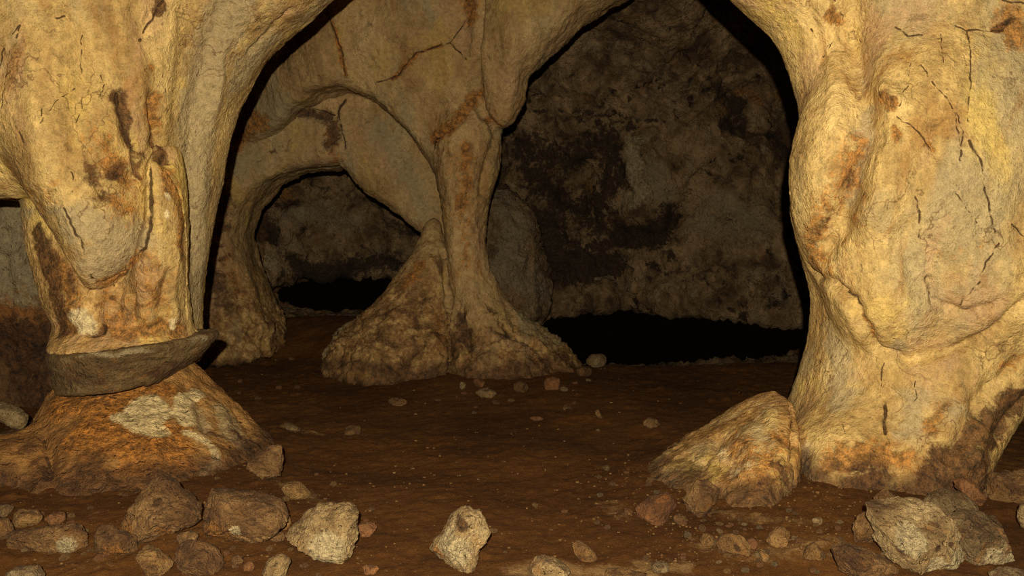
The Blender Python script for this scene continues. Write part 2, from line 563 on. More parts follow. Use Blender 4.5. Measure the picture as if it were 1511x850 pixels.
M_MID = stone('flowstone_brown', (0.36, 0.235, 0.098), (0.27, 0.165, 0.064), (0.165, 0.092, 0.032), orange=(0.21, 0.083, 0.014), dirt_and_shade=(0.055, 0.024, 0.008), grey=(0.235, 0.175, 0.088), veins=0.4, bump=0.6, streak=0.35, contrast=1.2,
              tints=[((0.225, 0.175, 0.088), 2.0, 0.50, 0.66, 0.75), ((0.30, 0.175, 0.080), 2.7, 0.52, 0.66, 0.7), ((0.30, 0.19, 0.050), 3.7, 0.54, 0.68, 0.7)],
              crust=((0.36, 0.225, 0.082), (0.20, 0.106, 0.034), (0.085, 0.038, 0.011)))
M_BACK = stone('back_wall_stone', (0.265, 0.168, 0.080), (0.170, 0.103, 0.046), (0.064, 0.034, 0.013), orange=(0.18, 0.078, 0.017), dirt_and_shade=(0.020, 0.009, 0.0035),
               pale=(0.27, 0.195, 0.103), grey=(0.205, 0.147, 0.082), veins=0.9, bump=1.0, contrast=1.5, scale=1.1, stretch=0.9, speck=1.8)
M_SIDE = stone('recess_stone', (0.22, 0.12, 0.045), (0.125, 0.06, 0.020), (0.055, 0.024, 0.007), grey=(0.27, 0.215, 0.118), dirt_and_shade=(0.05, 0.02, 0.006), veins=0.3, bump=0.9, stretch=0.35, speck=1.4)

def soil_mat():
    m, nt, N, L, bs = nodes_of('cave_soil')
    b = NB(nt)
    co = b.n('ShaderNodeTexCoord').outputs['Object']
    big = b.noise(co, 1.3, 6, 0.6, 0.3)
    fin = b.noise(co, 30, 8, 0.7)
    grit = b.noise(co, 150, 4, 0.75)
    c = b.ramp(b.math('ADD', b.math('MULTIPLY', big, 0.6), b.math('MULTIPLY', fin, 0.4)),
               [(0.36, (0.046, 0.016, 0.0022)), (0.5, (0.082, 0.030, 0.0048)), (0.66, (0.130, 0.052, 0.010))])
    a1 = b.n('ShaderNodeAttribute', attribute_name='paint')
    s1 = b.n('ShaderNodeSeparateColor'); L.new(a1.outputs['Color'], s1.inputs[0])
    e = b.math('MULTIPLY', b.math('SUBTRACT', b.noise(co, 22, 8, 0.72), 0.5), 1.2)
    mk = b.math('MULTIPLY', b.step(b.math('ADD', s1.outputs[2], e), 0.25, 0.75), b.step(s1.outputs[2], 0.02, 0.2))
    c = b.mix(b.math('MULTIPLY', mk, 0.75), c, (0.28, 0.165, 0.065))
    mk2 = b.math('MULTIPLY', b.step(b.math('ADD', s1.outputs[1], e), 0.25, 0.75), b.step(s1.outputs[1], 0.02, 0.2))
    c = b.mix(b.math('MULTIPLY', mk2, 0.9), c, (0.040, 0.015, 0.003))
    sp_ = b.step(b.noise(co, 85, 2, 0.5), 0.70, 0.77)
    c = b.mix(b.math('MULTIPLY', sp_, 0.6), c, (0.36, 0.24, 0.11))
    g = b.math('ADD', 0.45, b.math('MULTIPLY', grit, 1.1))
    cc = b.n('ShaderNodeCombineColor'); [b.put(cc, i, g) for i in range(3)]
    c = b.mix(1.0, c, cc.outputs[0], 'MULTIPLY')
    L.new(c, bs.inputs['Base Color'])
    bs.inputs['Roughness'].default_value = 0.9
    bs.inputs['Specular IOR Level'].default_value = 0.15
    h = b.math('ADD', b.math('MULTIPLY', fin, 1.0), b.math('MULTIPLY', grit, 0.45))
    bp = b.n('ShaderNodeBump'); b.put(bp, 'Height', h); b.put(bp, 'Strength', 0.7); b.put(bp, 'Distance', 0.02)
    L.new(bp.outputs[0], bs.inputs['Normal'])
    return m
M_SOIL = soil_mat()

# ------------------------------------------------------------------ floor of trodden soil
def floor_z(x, y):
    x = np.atleast_1d(np.asarray(x, float)); y = np.atleast_1d(np.asarray(y, float))
    P = np.stack([x, y, np.zeros_like(x)], 1)
    z = 0.030 * fbm(P * 0.9, 3) + 0.010 * fbm(P * 4.0, 3)
    bump = lambda cx, cy, sx, sy: np.exp(-((x - cx) / sx) ** 2 - ((y - cy) / sy) ** 2)
    z += 0.30 * bump(-1.75, 7.5, 1.2, 0.7)
    z += 0.06 * bump(-1.85, 3.9, 0.9, 0.8) + 0.05 * bump(1.5, 3.5, 0.8, 0.6)
    z += 0.03 * bump(-1.7, 2.9, 1.0, 0.4) + 0.03 * bump(1.5, 2.8, 0.8, 0.4)
    z += 0.05 * bump(-0.35, 6.1, 1.0, 0.6)
    sm = lambda v, a, b: (lambda t: t * t * (3 - 2 * t))(np.clip((v - a) / (b - a), 0, 1))
    z -= 0.60 * sm(y, 6.35, 7.9) * sm(x, 0.0, 0.8)          # the floor falls away towards a crawlway under the back wall
    return z

ys = [-1.4]
while ys[-1] < 8.9:
    ys.append(ys[-1] + (0.03 if ys[-1] < 2.2 else 0.013 if ys[-1] < 4.2 else 0.02 if ys[-1] < 6.5 else 0.035))
ys = np.array(ys); xs = np.arange(-4.6, 4.61, 0.02)
gx, gy = np.meshgrid(xs, ys)
fx, fy = gx.ravel(), gy.ravel()
fP = np.stack([fx, fy, np.zeros_like(fx)], 1)
fz = floor_z(fx, fy)
lump = np.clip(fbm(fP * 13.0, 3, off=4.0) - 0.12, 0, 1)
rough = 0.35 + 0.65 * np.clip((np.abs(fx) - 0.5) / 0.8, 0, 1)
fz = fz + 0.006 * fbm(fP * 11.0, 3, off=2.0) + 0.020 * lump * rough + 0.0035 * fbm(fP * 42.0, 2)
nx_, ny_ = len(xs), len(ys)
i0 = (np.arange(ny_ - 1)[:, None] * nx_ + np.arange(nx_ - 1)[None, :]).ravel()
FT = np.concatenate([np.stack([i0, i0 + 1, i0 + 1 + nx_], 1), np.stack([i0, i0 + 1 + nx_, i0 + nx_], 1)])
FLOOR = Surf(np.stack([fx, fy, fz], 1), FT)
FLOOR.work([], [], [
    ('p', [(770, 845), (810, 835), (850, 845)], 22, 0.8), ('p', [(950, 835), (980, 838), (1010, 835)], 20, 0.7),
    ('p', [(1040, 800), (1120, 820), (1230, 800)], 26, 0.55), ('p', [(890, 842), (960, 848)], 16, 0.9),
    ('p', [(1050, 755), (1100, 765), (1180, 770)], 16, 0.55), ('p', [(380, 700), (430, 720), (470, 740)], 16, 0.5),
    ('p', [(420, 628), (470, 640)], 10, 0.6), ('p', [(900, 745), (925, 765)], 22, 0.5),
    ('p', [(40, 770), (140, 760)], 20, 0.4), ('p', [(60, 830), (150, 835)], 20, 0.35)], None, seed=2.0)
fl = mesh_obj('floor', FLOOR.V, FLOOR.T, M_SOIL, None,
              {'paint': np.stack([FLOOR.ch['o'], FLOOR.ch['d'], FLOOR.ch['p']], 1)})
tag(fl, kind='structure', label='trodden dark brown soil floor of the cave', cat='floor')

# ------------------------------------------------------------------ left column: hanging shaft, broken ledge, flared base
def left_shaft(P):
    strip = loft(P, [(-430, -600, 1050, 4.1, .65), (-200, -100, 760, 4.15, .6), (-60, 120, 545, 4.15, .5), (0, 150, 478, 4.15, .45), (80, 150, 385, 4.2, .4), (140, 150, 352, 4.2, .4),
                     (200, 150, 331, 4.2, .38), (330, 150, 306, 4.2, .36), (430, 160, 291, 4.2, .33), (540, 160, 287, 4.2, .3)])
    wall = loft(P, [(-430, -700, 420, 3.75, .75), (-150, -700, 330, 3.75, .62), (0, -700, 275, 3.8, .55), (100, -700, 252, 3.8, .52), (200, -700, 238, 3.82, .48),
                    (250, -700, 225, 3.85, .42), (290, -650, 120, 3.85, .36)], k=0.09)
    belly = loft(P, [(-260, -300, 300, 4.05, .40), (-120, -200, 262, 3.98, .42), (0, -120, 246, 3.92, .44), (110, -60, 238, 3.84, .44), (200, 0, 233, 3.78, .42), (260, 45, 228, 3.76, .37), (300, 74, 225, 3.74, .33), (340, 98, 221, 3.72, .28), (375, 116, 206, 3.70, .22), (400, 130, 180, 3.68, .16), (420, 140, 156, 3.67, .08)], k=0.02, smooth=2)
    shaft = loft(P, [(200, 40, 258, 4.0, .30), (250, 40, 264, 4.0, .30), (320, 45, 269, 4.0, .30), (400, 62, 270, 3.98, .31),
                     (450, 80, 271, 3.95, .30), (478, 93, 272, 3.93, .28), (495, 89, 284, 3.90, .32), (512, 84, 304, 3.88, .375)], k=0.03)
    rib = loft(P, [(215, 232, 258, 3.74, .10), (250, 226, 264, 3.72, .14), (330, 224, 269, 3.73, .16), (400, 205, 270, 3.77, .16), (470, 180, 272, 3.84, .17), (515, 170, 275, 3.86, .18)], k=0.03)
    shaft = smin(shaft, rib, 0.08)
    d = smin(wall, belly, 0.10)
    d = smin(d, shaft, 0.03)
    return smin(d, strip, 0.045)

def stone_noise(a1, a2, a3, a4, seed, foot=None, amp=1.0):
    def f(V, N, ch):
        S = V * np.array([1, 1, 0.55])
        g = 1.0 if foot is None else 1 + amp * np.clip((foot - V[:, 2]) / 0.25, 0, 1)
        return g * (a1 * fbm(S * 2.3, 3, off=seed) + a2 * fbm(S * 7.0, 3, off=seed + 3) + a3 * ridge(V * 16.0, 3, off=seed + 5)
                + a4 * fbm(V * 48.0, 3, off=seed + 9) * (1 + 1.5 * ch['d'] + ch['o']))
    return f

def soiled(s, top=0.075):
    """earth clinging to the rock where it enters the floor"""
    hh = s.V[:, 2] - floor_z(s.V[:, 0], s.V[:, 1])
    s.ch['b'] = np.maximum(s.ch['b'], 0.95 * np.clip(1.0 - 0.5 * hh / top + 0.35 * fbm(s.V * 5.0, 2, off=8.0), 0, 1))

left_col = empty('dripstone_formation', (-1.85, 3.9, 0.0))
tag(left_col, 'tan limestone column whose hanging shaft ends in a broken ledge above a flared orange base', 'rock formation', 'dripstone formations of the cave')

LS = Surf(*polygonise(left_shaft, (-4.3, 2.9, 0.35), (0.6, 4.95, 3.5), 0.0125))
LS.work(
    [([(335, -10), (300, 110), (282, 230), (284, 380)], 20, -11), ([(425, 15), (395, 50), (370, 78)], 7, -6), ([(330, 60), (318, 160)], 10, 5),
     ([(225, 145), (228, 175), (234, 205), (242, 240)], 12, -14), ([(173, 140), (182, 175), (192, 210)], 8, -9),
     ([(118, 0), (122, 90), (112, 200), (105, 270)], 18, -6), ([(60, 40), (45, 150), (60, 250)], 40, 10),
     ([(175, 20), (205, 90), (200, 130)], 14, 5), ([(232, 0), (210, 45), (195, 60)], 6, -5),
     ([(140, 262), (150, 285)], 7, -8), ([(195, 225), (198, 250), (190, 270)], 6, -7), ([(200, 435), (196, 455), (198, 475)], 6, -9),
     ([(245, 400), (240, 430)], 6, -6), ([(140, 490), (150, 485)], 8, -8), ([(225, 430), (215, 400)], 12, 5),
     ([(110, 455), (125, 475)], 16, 6), ([(255, 300), (258, 400)], 14, 5), ([(165, 425), (160, 480)], 9, 6), ([(215, 420), (218, 470)], 9, 6), ([(182, 430), (180, 480)], 5, -5), ([(240, 440), (236, 480)], 6, -6), ([(255, 420), (258, 470)], 8, 5)],
    [([(222, 250), (223, 290), (224, 330), (216, 365), (180, 396), (142, 414)], 4, 7), ([(95, 308), (122, 360), (138, 408)], 3, 5),
     ([(245, 250), (262, 290), (271, 340), (274, 400), (274, 470)], 3, 8),
     ([(175, 138), (182, 175), (195, 212)], 3, 5), ([(240, 0), (205, 60)], 2, 3), ([(22, 52), (34, 40), (28, 58)], 1.6, 2), ([(2, 100), (8, 72)], 2, 3),
     ([(68, 150), (62, 185), (85, 150), (110, 130)], 1.2, 1.5), ([(150, 110), (155, 125), (145, 145)], 1.2, 1.5), ([(35, 195), (40, 210)], 2, 2), ([(5, 170), (12, 120), (18, 70)], 1.0, 1.2),
     ([(122, 30), (120, 90), (122, 160), (112, 180)], 1.2, 1.5), ([(85, 28), (97, 25)], 2, 2), ([(105, 255), (108, 265)], 2, 2)],
    [('g', [(345, 10), (305, 120), (290, 250), (284, 450)], 30), ('g', [(400, 60), (350, 120)], 30, .8), ('g', [(125, 330), (165, 345), (155, 385), (195, 355)], 30, 1.0),
     ('g', [(40, 310), (90, 312)], 10, .8),
     ('o', [(224, 150), (228, 190)], 17, 1.0), ('d', [(232, 205), (238, 235)], 11, .9), ('d', [(173, 140), (184, 175), (192, 212)], 10, .9),
     ('o', [(150, 220), (190, 260), (180, 300)], 34, .62), ('d', [(130, 245), (150, 280), (205, 230)], 16, .62), ('d', [(195, 215), (200, 260)], 8, .7),
     ('o', [(245, 255), (258, 300), (265, 380)], 14, .8), ('o', [(30, 270), (90, 285)], 18, .55), ('o', [(150, 412), (185, 398), (215, 376)], 9, .9),
     ('o', [(215, 400), (230, 440)], 30, .58), ('o', [(180, 495), (230, 480), (265, 490)], 15, .9),
     ('d', [(58, 345), (72, 390), (85, 430), (95, 490)], 14, .95), ('o', [(90, 400), (110, 440), (105, 480)], 18, .8), ('d', [(100, 400), (112, 430)], 9, .6), ('o', [(160, 440), (200, 450), (170, 480)], 30, .6), ('d', [(170, 440), (198, 460), (240, 415)], 10, .55),
     ('p', [(120, 465), (128, 480)], 14, .85), ('p', [(247, 288), (248, 294)], 4), ('p', [(244, 314), (243, 322)], 4, .9), ('p', [(252, 470), (250, 485)], 8, .7),
     ('d', [(232, 15), (238, 5)], 7), ('o', [(222, 100), (222, 106)], 4), ('d', [(140, 492), (152, 486)], 6)],
    stone_noise(.016, .007, .0035, .0016, 1.0), seed=1.0)
LS.cr = 0.62 * np.clip((1.30 - LS.V[:, 2]) / 0.30, 0, 1) * (LS.V[:, 0] < W(275, 400, 3.9)[0]) * np.clip((4.05 - LS.V[:, 1]) / 0.1, 0, 1)
split_surf(LS, lambda c: np.zeros(len(c), int), ['shaft'], [M_NEAR], [left_col])

def left_ledge(P):
    # tilted bowl-shaped slab, wide rim on top
    c = W(198, 509, 3.86)
    q = P - c.astype(np.float32)
    tx = 0.075
    q = np.stack([q[:, 0], q[:, 1], q[:, 2] - tx * q[:, 0] * 1.4], 1)
    ang = np.arctan2(q[:, 1], q[:, 0])
    wob = 1 + 0.03 * np.sin(3 * ang + 0.5) + 0.015 * np.sin(7 * ang)
    t = np.clip((q[:, 2] + 0.175) / 0.175, 0, 1)
    rx = (0.285 + 0.080 * t) * wob
    ry = (0.325 + 0.060 * t) * wob
    cx = -0.05 + 0.05 * t
    k = np.sqrt(((q[:, 0] - cx) / rx) ** 2 + (q[:, 1] / ry) ** 2)
    d = (k - 1) * 0.3
    bot = -0.175 + 0.75 * np.clip(q[:, 0] - 0.16, 0, 1)
    return smax(smax(d, bot - q[:, 2], 0.015), q[:, 2] - 0.015, 0.010)
LL = Surf(*polygonise(left_ledge, (-2.5, 3.35, 0.2), (-1.3, 4.35, 0.75), 0.009))
LL.work([([(105, 535), (160, 540), (230, 532), (290, 515)], 4, -3)], [],
        [('o', [(170, 510), (230, 500), (280, 492)], 13, 1.0), ('g', [(120, 525), (170, 524), (235, 516), (300, 496)], 4, 1.0), ('p', [(120, 512), (140, 522)], 8, .8),
         ('d', [(230, 548), (270, 535)], 22, .6), ('d', [(105, 545), (150, 562)], 12, .5)],
        stone_noise(.006, .004, .004, .002, 31.0), seed=4.0)
split_surf(LL, lambda c: np.zeros(len(c), int), ['ledge'], [M_LEDGE], [left_col])

def left_base(P):
    d = loft(P, [(535, 125, 280, 4.02, .25), (560, 95, 300, 3.99, .31), (575, 84, 314, 3.96, .37), (600, 74, 335, 3.92, .45), (635, 50, 364, 3.86, .56), (665, 20, 392, 3.80, .68),
                 (690, -15, 412, 3.76, .78), (730, -50, 440, 3.72, .90)], smooth=5)
    lump = ell(P, W(20, 700, 3.45), (.30, .25, .16))
    return smin(d, lump, 0.08)
LB = Surf(*polygonise(left_base, (-3.2, 2.7, -0.15), (-0.8, 4.9, 0.55), 0.012))
LB.work([([(66, 640), (74, 680), (78, 720)], 8, -8), ([(300, 540), (325, 600), (350, 660)], 10, 5), ([(325, 545), (352, 610), (375, 650)], 6, -5), ([(280, 570), (300, 640)], 7, -5),
         ([(130, 640), (140, 700)], 25, 7), ([(230, 660), (230, 700)], 20, 6)],
        [([(64, 645), (72, 690)], 2.5, 4), ([(0, 740), (14, 715)], 2.5, 3)],
        [('o', [(110, 585), (180, 590), (150, 640), (200, 660), (240, 660)], 40, .95), ('o', [(250, 575), (180, 575)], 16, .95), ('o', [(130, 700), (220, 700)], 40, .66), ('o', [(260, 640), (270, 690)], 22, .8),
         ('d', [(160, 570), (145, 580)], 16, .66), ('d', [(40, 660), (70, 700)], 20, .6), ('d', [(100, 690), (180, 720)], 22, .5),
         ('p', [(200, 598), (222, 592), (235, 610), (215, 630), (185, 612), (232, 642)], 15, 1.0), ('p', [(292, 578), (268, 596), (262, 612), (275, 625)], 11, 1.0),
         ('p', [(275, 645), (305, 660), (318, 690), (300, 700)], 9, .72), ('g', [(310, 550), (330, 610), (350, 655)], 20, .95), ('g', [(275, 590), (300, 640)], 16, .8),
         ('d', [(330, 650), (300, 640)], 10, .6),
         ('b', [(-20, 722), (60, 716), (150, 722), (240, 714), (320, 700), (370, 676), (400, 648)], 20, .95), ('b', [(10, 690), (40, 700)], 16, .7), ('d', [(340, 640), (380, 660)], 10, .7)],
        stone_noise(.022, .013, .005, .0025, 11.0, 0.12, 1.2), seed=7.0)
soiled(LB)
split_surf(LB, lambda c: np.zeros(len(c), int), ['base'], [M_BASE], [left_col])

# ------------------------------------------------------------------ right column: shaft with overhanging belly, and its buttress
def r_shaft(P):
    s = loft(P, [(-430, 500, 2300, 3.8, .75), (-200, 850, 2300, 3.75, .65), (-60, 1020, 2300, 3.75, .6), (0, 1086, 2300, 3.75, .58), (30, 1126, 2300, 3.75, .58), (60, 1152, 2300, 3.75, .58), (100, 1168, 2300, 3.75, .58),
                 (150, 1180, 2300, 3.75, .57), (200, 1185, 2250, 3.75, .57), (260, 1178, 2200, 3.75, .57), (330, 1172, 2100, 3.75, .56), (390, 1190, 1950, 3.75, .54),
                 (440, 1207, 1780, 3.75, .52), (500, 1203, 1600, 3.75, .50), (560, 1187, 1515, 3.75, .50), (600, 1177, 1465, 3.74, .56), (650, 1172, 1415, 3.70, .62),
                 (700, 1168, 1385, 3.66, .66), (740, 1166, 1375, 3.66, .66)], smooth=2)
    b1 = ell(P, W(1420, 260, 3.55), (.75, .42, .78))
    b2 = ell(P, W(1310, 420, 3.48), (.26, .26, .30))
    b3 = ell(P, W(1460, 400, 3.45), (.40, .34, .34))
    d = smin(s, b1, 0.10)
    d = smin(d, b2, 0.07)
    d = smin(d, b3, 0.07)
    foot = ell(P, W(1245, 690, 3.46), (.26, .30, .26))
    return smin(d, foot, 0.10)
def r_butt(P):
    return loft(P, [(585, 1138, 1168, 3.64, .14), (600, 1112, 1168, 3.60, .22), (625, 1080, 1166, 3.56, .34), (655, 1044, 1164, 3.52, .42), (690, 992, 1162, 3.50, .48), (735, 935, 1162, 3.50, .52)], smooth=4)
def right_all(P):
    return smin(r_shaft(P), r_butt(P), 0.02)
right_col = empty('dripstone_formation', (1.6, 3.6, 0.0))
tag(right_col, 'thick pale yellow limestone column with fine cracks and a low buttress at its foot', 'rock formation', 'dripstone formations of the cave')
RS = Surf(*polygonise(right_all, (-0.3, 2.8, -0.15), (4.4, 4.6, 3.5), 0.0125))
RS.work(
    [([(1258, -20), (1250, 50), (1264, 120), (1275, 195), (1262, 265), (1238, 320), (1215, 365)], 24, -26), ([(1205, 190), (1202, 290), (1195, 340)], 18, 3),
     ([(1190, -10), (1204, 60), (1215, 85)], 8, -6), ([(1230, 90), (1238, 190)], 14, 7), ([(1305, 128), (1322, 150)], 13, 12), ([(1300, 200), (1290, 300)], 26, 9),
     ([(1300, 300), (1295, 330)], 34, 9), ([(1380, 190), (1385, 230)], 12, -7), ([(1340, 330), (1350, 430)], 14, -7),
     ([(1195, 396), (1238, 424), (1257, 440), (1274, 485), (1300, 516), (1340, 529), (1400, 521), (1460, 492), (1520, 438)], 8, -13),
     ([(1215, 420), (1250, 460), (1275, 505), (1310, 535)], 12, 3), ([(1372, 412), (1380, 446), (1420, 466), (1462, 450), (1520, 405)], 6, -9),
     ([(1400, 600), (1400, 620)], 22, 7), ([(1340, 590), (1345, 650)], 26, 6), ([(1172, 600), (1171, 660), (1169, 745)], 6, -20),
     ([(1205, 690), (1205, 720)], 20, 9), ([(1100, 640), (1120, 700)], 24, 8), ([(1065, 645), (1040, 690)], 8, -8), ([(1140, 610), (1150, 690)], 10, 6),
     ([(1330, 560), (1320, 700)], 10, -5), ([(1500, 530), (1440, 590), (1400, 680)], 8, -9), ([(1511, 560), (1455, 625), (1425, 690)], 8, 7), ([(1511, 590), (1470, 640)], 7, -9)],
    [([(1427, 45), (1432, 76), (1433, 124), (1429, 152), (1428, 178)], 1.7, 3), ([(1358, 96), (1369, 116), (1386, 138), (1400, 150), (1412, 168), (1421, 192), (1418, 237)], 1.7, 3),
     ([(1429, 209), (1447, 238), (1453, 281), (1461, 318), (1469, 344)], 2.2, 4), ([(1474, 360), (1455, 387), (1445, 418), (1416, 450)], 1.8, 3),
     ([(1410, 169), (1418, 222), (1410, 286), (1434, 318), (1445, 339)], 1.2, 2), ([(1352, 291), (1357, 328), (1355, 355)], 1.8, 3), ([(1371, 408), (1374, 430), (1379, 445)], 1.6, 3),
     ([(1323, 172), (1355, 196), (1376, 217)], 1.6, 3), ([(1342, 95), (1339, 127), (1326, 159)], 1.1, 2), ([(1322, 40), (1340, 52), (1360, 53)], 2.2, 3),
     ([(1410, 38), (1425, 45), (1460, 44), (1480, 43)], 2.2, 3), ([(1303, 592), (1308, 607), (1305, 625), (1306, 640)], 3.2, 6), ([(1304, 535), (1300, 560), (1299, 580)], 1.4, 2),
     ([(1228, 0), (1238, 25), (1262, 55)], 2.0, 4), ([(1195, 45), (1210, 85)], 1.6, 3), ([(1210, 85), (1224, 62)], 1.0, 1.5), ([(1244, 430), (1258, 440), (1266, 455)], 3.5, 6),
     ([(1333, 732), (1336, 714)], 3.6, 5), ([(1480, 0), (1511, 5)], 2.0, 3), ([(1494, 330), (1511, 350)], 1.6, 3), ([(1310, 300), (1330, 420)], 0.9, 1.0), ([(1330, 720), (1300, 735)], 1.4, 1.5),
     ([(1270, 30), (1300, 55)], 1.0, 1.2), ([(1388, 50), (1392, 95)], 1.2, 1.5), ([(1350, 560), (1352, 590), (1340, 600)], 1.0, 1.2), ([(1230, 540), (1250, 660)], 0.8, .8)],
    [('o', [(1226, 22), (1232, 32)], 8), ('o', [(1308, 140), (1316, 158)], 7), ('o', [(1316, 190), (1320, 205)], 8, .8), ('o', [(1372, 215), (1378, 222)], 6, .9),
     ('o', [(1262, 220), (1235, 280), (1205, 320), (1192, 370), (1215, 400)], 26, .62), ('d', [(1255, 240), (1232, 300), (1200, 345)], 9, .55), ('o', [(1275, 280), (1262, 330)], 14, .55), ('o', [(1460, 360), (1400, 380)], 20, .45),  # valley sweep: brown rock colour with the valley's shading painted in
     ('o', [(1270, 470), (1290, 505)], 6, .9), ('g', [(1230, 500), (1240, 600)], 30, .75), ('g', [(1345, 590), (1345, 640)], 24, .8), ('g', [(1400, 605)], 22, .75), ('g', [(1330, 505), (1322, 512)], 12, .9),
     ('g', [(1272, 160), (1270, 230), (1250, 300)], 14, .8), ('g', [(1380, 440), (1450, 420)], 25, .55),
     ('o', [(1230, 680), (1290, 670), (1330, 680)], 24, .85), ('d', [(1250, 720), (1300, 700), (1290, 740)], 18, .75), ('d', [(1215, 740), (1290, 730)], 8, .85), ('o', [(1370, 640), (1390, 600)], 12, .7),
     ('o', [(1480, 540), (1505, 530)], 14, .7), ('d', [(1440, 650), (1480, 610), (1520, 570)], 22, .9), ('d', [(1400, 690), (1440, 690), (1520, 640)], 30, 1.0), ('d', [(1365, 700), (1370, 720)], 10, .8),
     ('p', [(1185, 690), (1195, 720)], 14, .7), ('p', [(1330, 712), (1310, 700)], 10, .55),
     ('o', [(1090, 650), (1120, 720), (1150, 650)], 34, .66), ('d', [(1148, 690), (1160, 720)], 9, .7), ('d', [(1040, 655), (1015, 685)], 8, .6), ('p', [(1060, 660), (1080, 700), (1110, 690)], 18, .56), ('p', [(1130, 605), (1090, 650)], 12, .52),
     ('b', [(1005, 690), (1030, 705)], 12, .7), ('d', [(1265, 690), (1300, 700), (1285, 730)], 12, .7), ('d', [(1100, 660), (1075, 700), (1120, 720)], 10, .55), ('p', [(1190, 650), (1195, 700), (1215, 730)], 12, .6),
     ('o', [(1490, 20), (1500, 60)], 18, .75), ('d', [(1470, 44), (1490, 28)], 4, .9), ('d', [(1172, 620), (1170, 740)], 5, .9)],
    stone_noise(.015, .006, .0030, .0015, 41.0, 0.22, 2.2), seed=9.0)
RS.cr = np.clip(0.75 * np.clip(1.5 - r_butt(RS.V.astype(np.float32)) / 0.03, 0, 1) + 0.55 * np.clip((0.28 - RS.V[:, 2]) / 0.22, 0, 1), 0, 1)
def rlab(c):
    P = c.astype(np.float32)
    return (r_butt(P) < r_shaft(P)).astype(int)
soiled(RS)
split_surf(RS, rlab, ['shaft', 'buttress'], [M_NEAR, M_NEAR], [right_col, right_col])

# ------------------------------------------------------------------ middle: slender column and the natural arch beside it
def c_col(P):
    c = loft(P, [(20, 660, 735, 6.6, .3), (120, 648, 740, 6.42, .3), (190, 638, 742, 6.22, .30), (250, 642, 736, 6.2, .27), (300, 648, 721, 6.2, .24), (350, 657, 714, 6.2, .20), (400, 662, 722, 6.2, .20),
                 (440, 664, 743, 6.2, .24), (480, 650, 778, 6.2, .32), (515, 640, 822, 6.2, .42), (550, 620, 860, 6.2, .5)], smooth=2)
    bulb = loft(P, [(192, 730, 746, 6.05, .06), (175, 716, 762, 6.05, .13), (150, 711, 774, 6.05, .2), (110, 706, 776, 6.05, .25), (80, 700, 812, 6.05, .3), (30, 690, 872, 6.1, .4), (0, 690, 925, 6.1, .45), (-60, 680, 1010, 6.1, .5), (-260, 600, 1300, 6.1, .7)], smooth=1)
    leg = loft(P, [(322, 632, 646, 6.42, .04), (348, 624, 652, 6.36, .08), (380, 605, 668, 6.28, .14), (420, 575, 672, 6.25, .22), (460, 540, 672, 6.2, .32), (500, 498, 668, 6.15, .42), (550, 470, 668, 6.1, .5)], smooth=3)
    lump = ell(P, W(632, 538, 5.86), (.13, .17, .27))
    lump2 = ell(P, W(745, 545, 5.85), (.22, .18, .16))
    d = smin(c, bulb, 0.03)
    d = smin(d, leg, 0.03)
    d = smin(d, lump, 0.06)
    return smin(d, lump2, 0.10)
def c_upper(P):
    lean = 0.20 * (P[:, 2] - 2.0)           # the face leans out as it rises
    Q = P.copy(); Q[:, 1] += lean - 0.5 * np.clip(-1.45 - P[:, 0], 0, 1.2)
    return outline(Q, [(150, -330), (900, -330), (860, -100), (760, 40), (715, 170), (690, 200), (660, 260), (640, 245), (600, 190), (548, 141), (510, 127), (466, 133), (430, 152),
                       (395, 185), (350, 205), (290, 225), (150, 240)], 6.15, 6.06, 7.2, 0.09)
def c_lintel(P):
    top = outline(P, [(180, 40), (720, 40), (715, 330), (690, 420), (640, 352), (600, 320), (545, 280), (507, 243), (440, 250), (400, 270), (368, 308), (356, 348),
                      (366, 385), (385, 425), (404, 480), (410, 520), (180, 520)], 6.75, 6.48, 7.15, 0.12)
    return top
def c_pier(P):
    return loft(P, [(250, 260, 372, 6.7, .3), (345, 268, 356, 6.7, .3), (385, 270, 368, 6.7, .34), (425, 265, 386, 6.7, .38), (480, 255, 405, 6.7, .44), (520, 250, 415, 6.7, .48)])
def mid_all(P):
    d = smin(c_col(P), c_upper(P), 0.07)
    d = smin(d, smin(c_lintel(P), c_pier(P), 0.08), 0.015)
    return d
MS = Surf(*polygonise(mid_all, (-4.0, 5.0, -0.15), (1.6, 7.4, 3.6), 0.019))
mid_col = empty('dripstone_formation', (-0.38, 6.2, 0.0))
tag(mid_col, 'slender brown limestone column spreading into root-like buttresses on the soil floor', 'rock formation', 'dripstone formations of the cave')
arch = empty('rock_arch', (-2.2, 6.8, 0.2))
tag(arch, 'low natural rock arch of cracked slabs beside the slender column', 'rock arch')
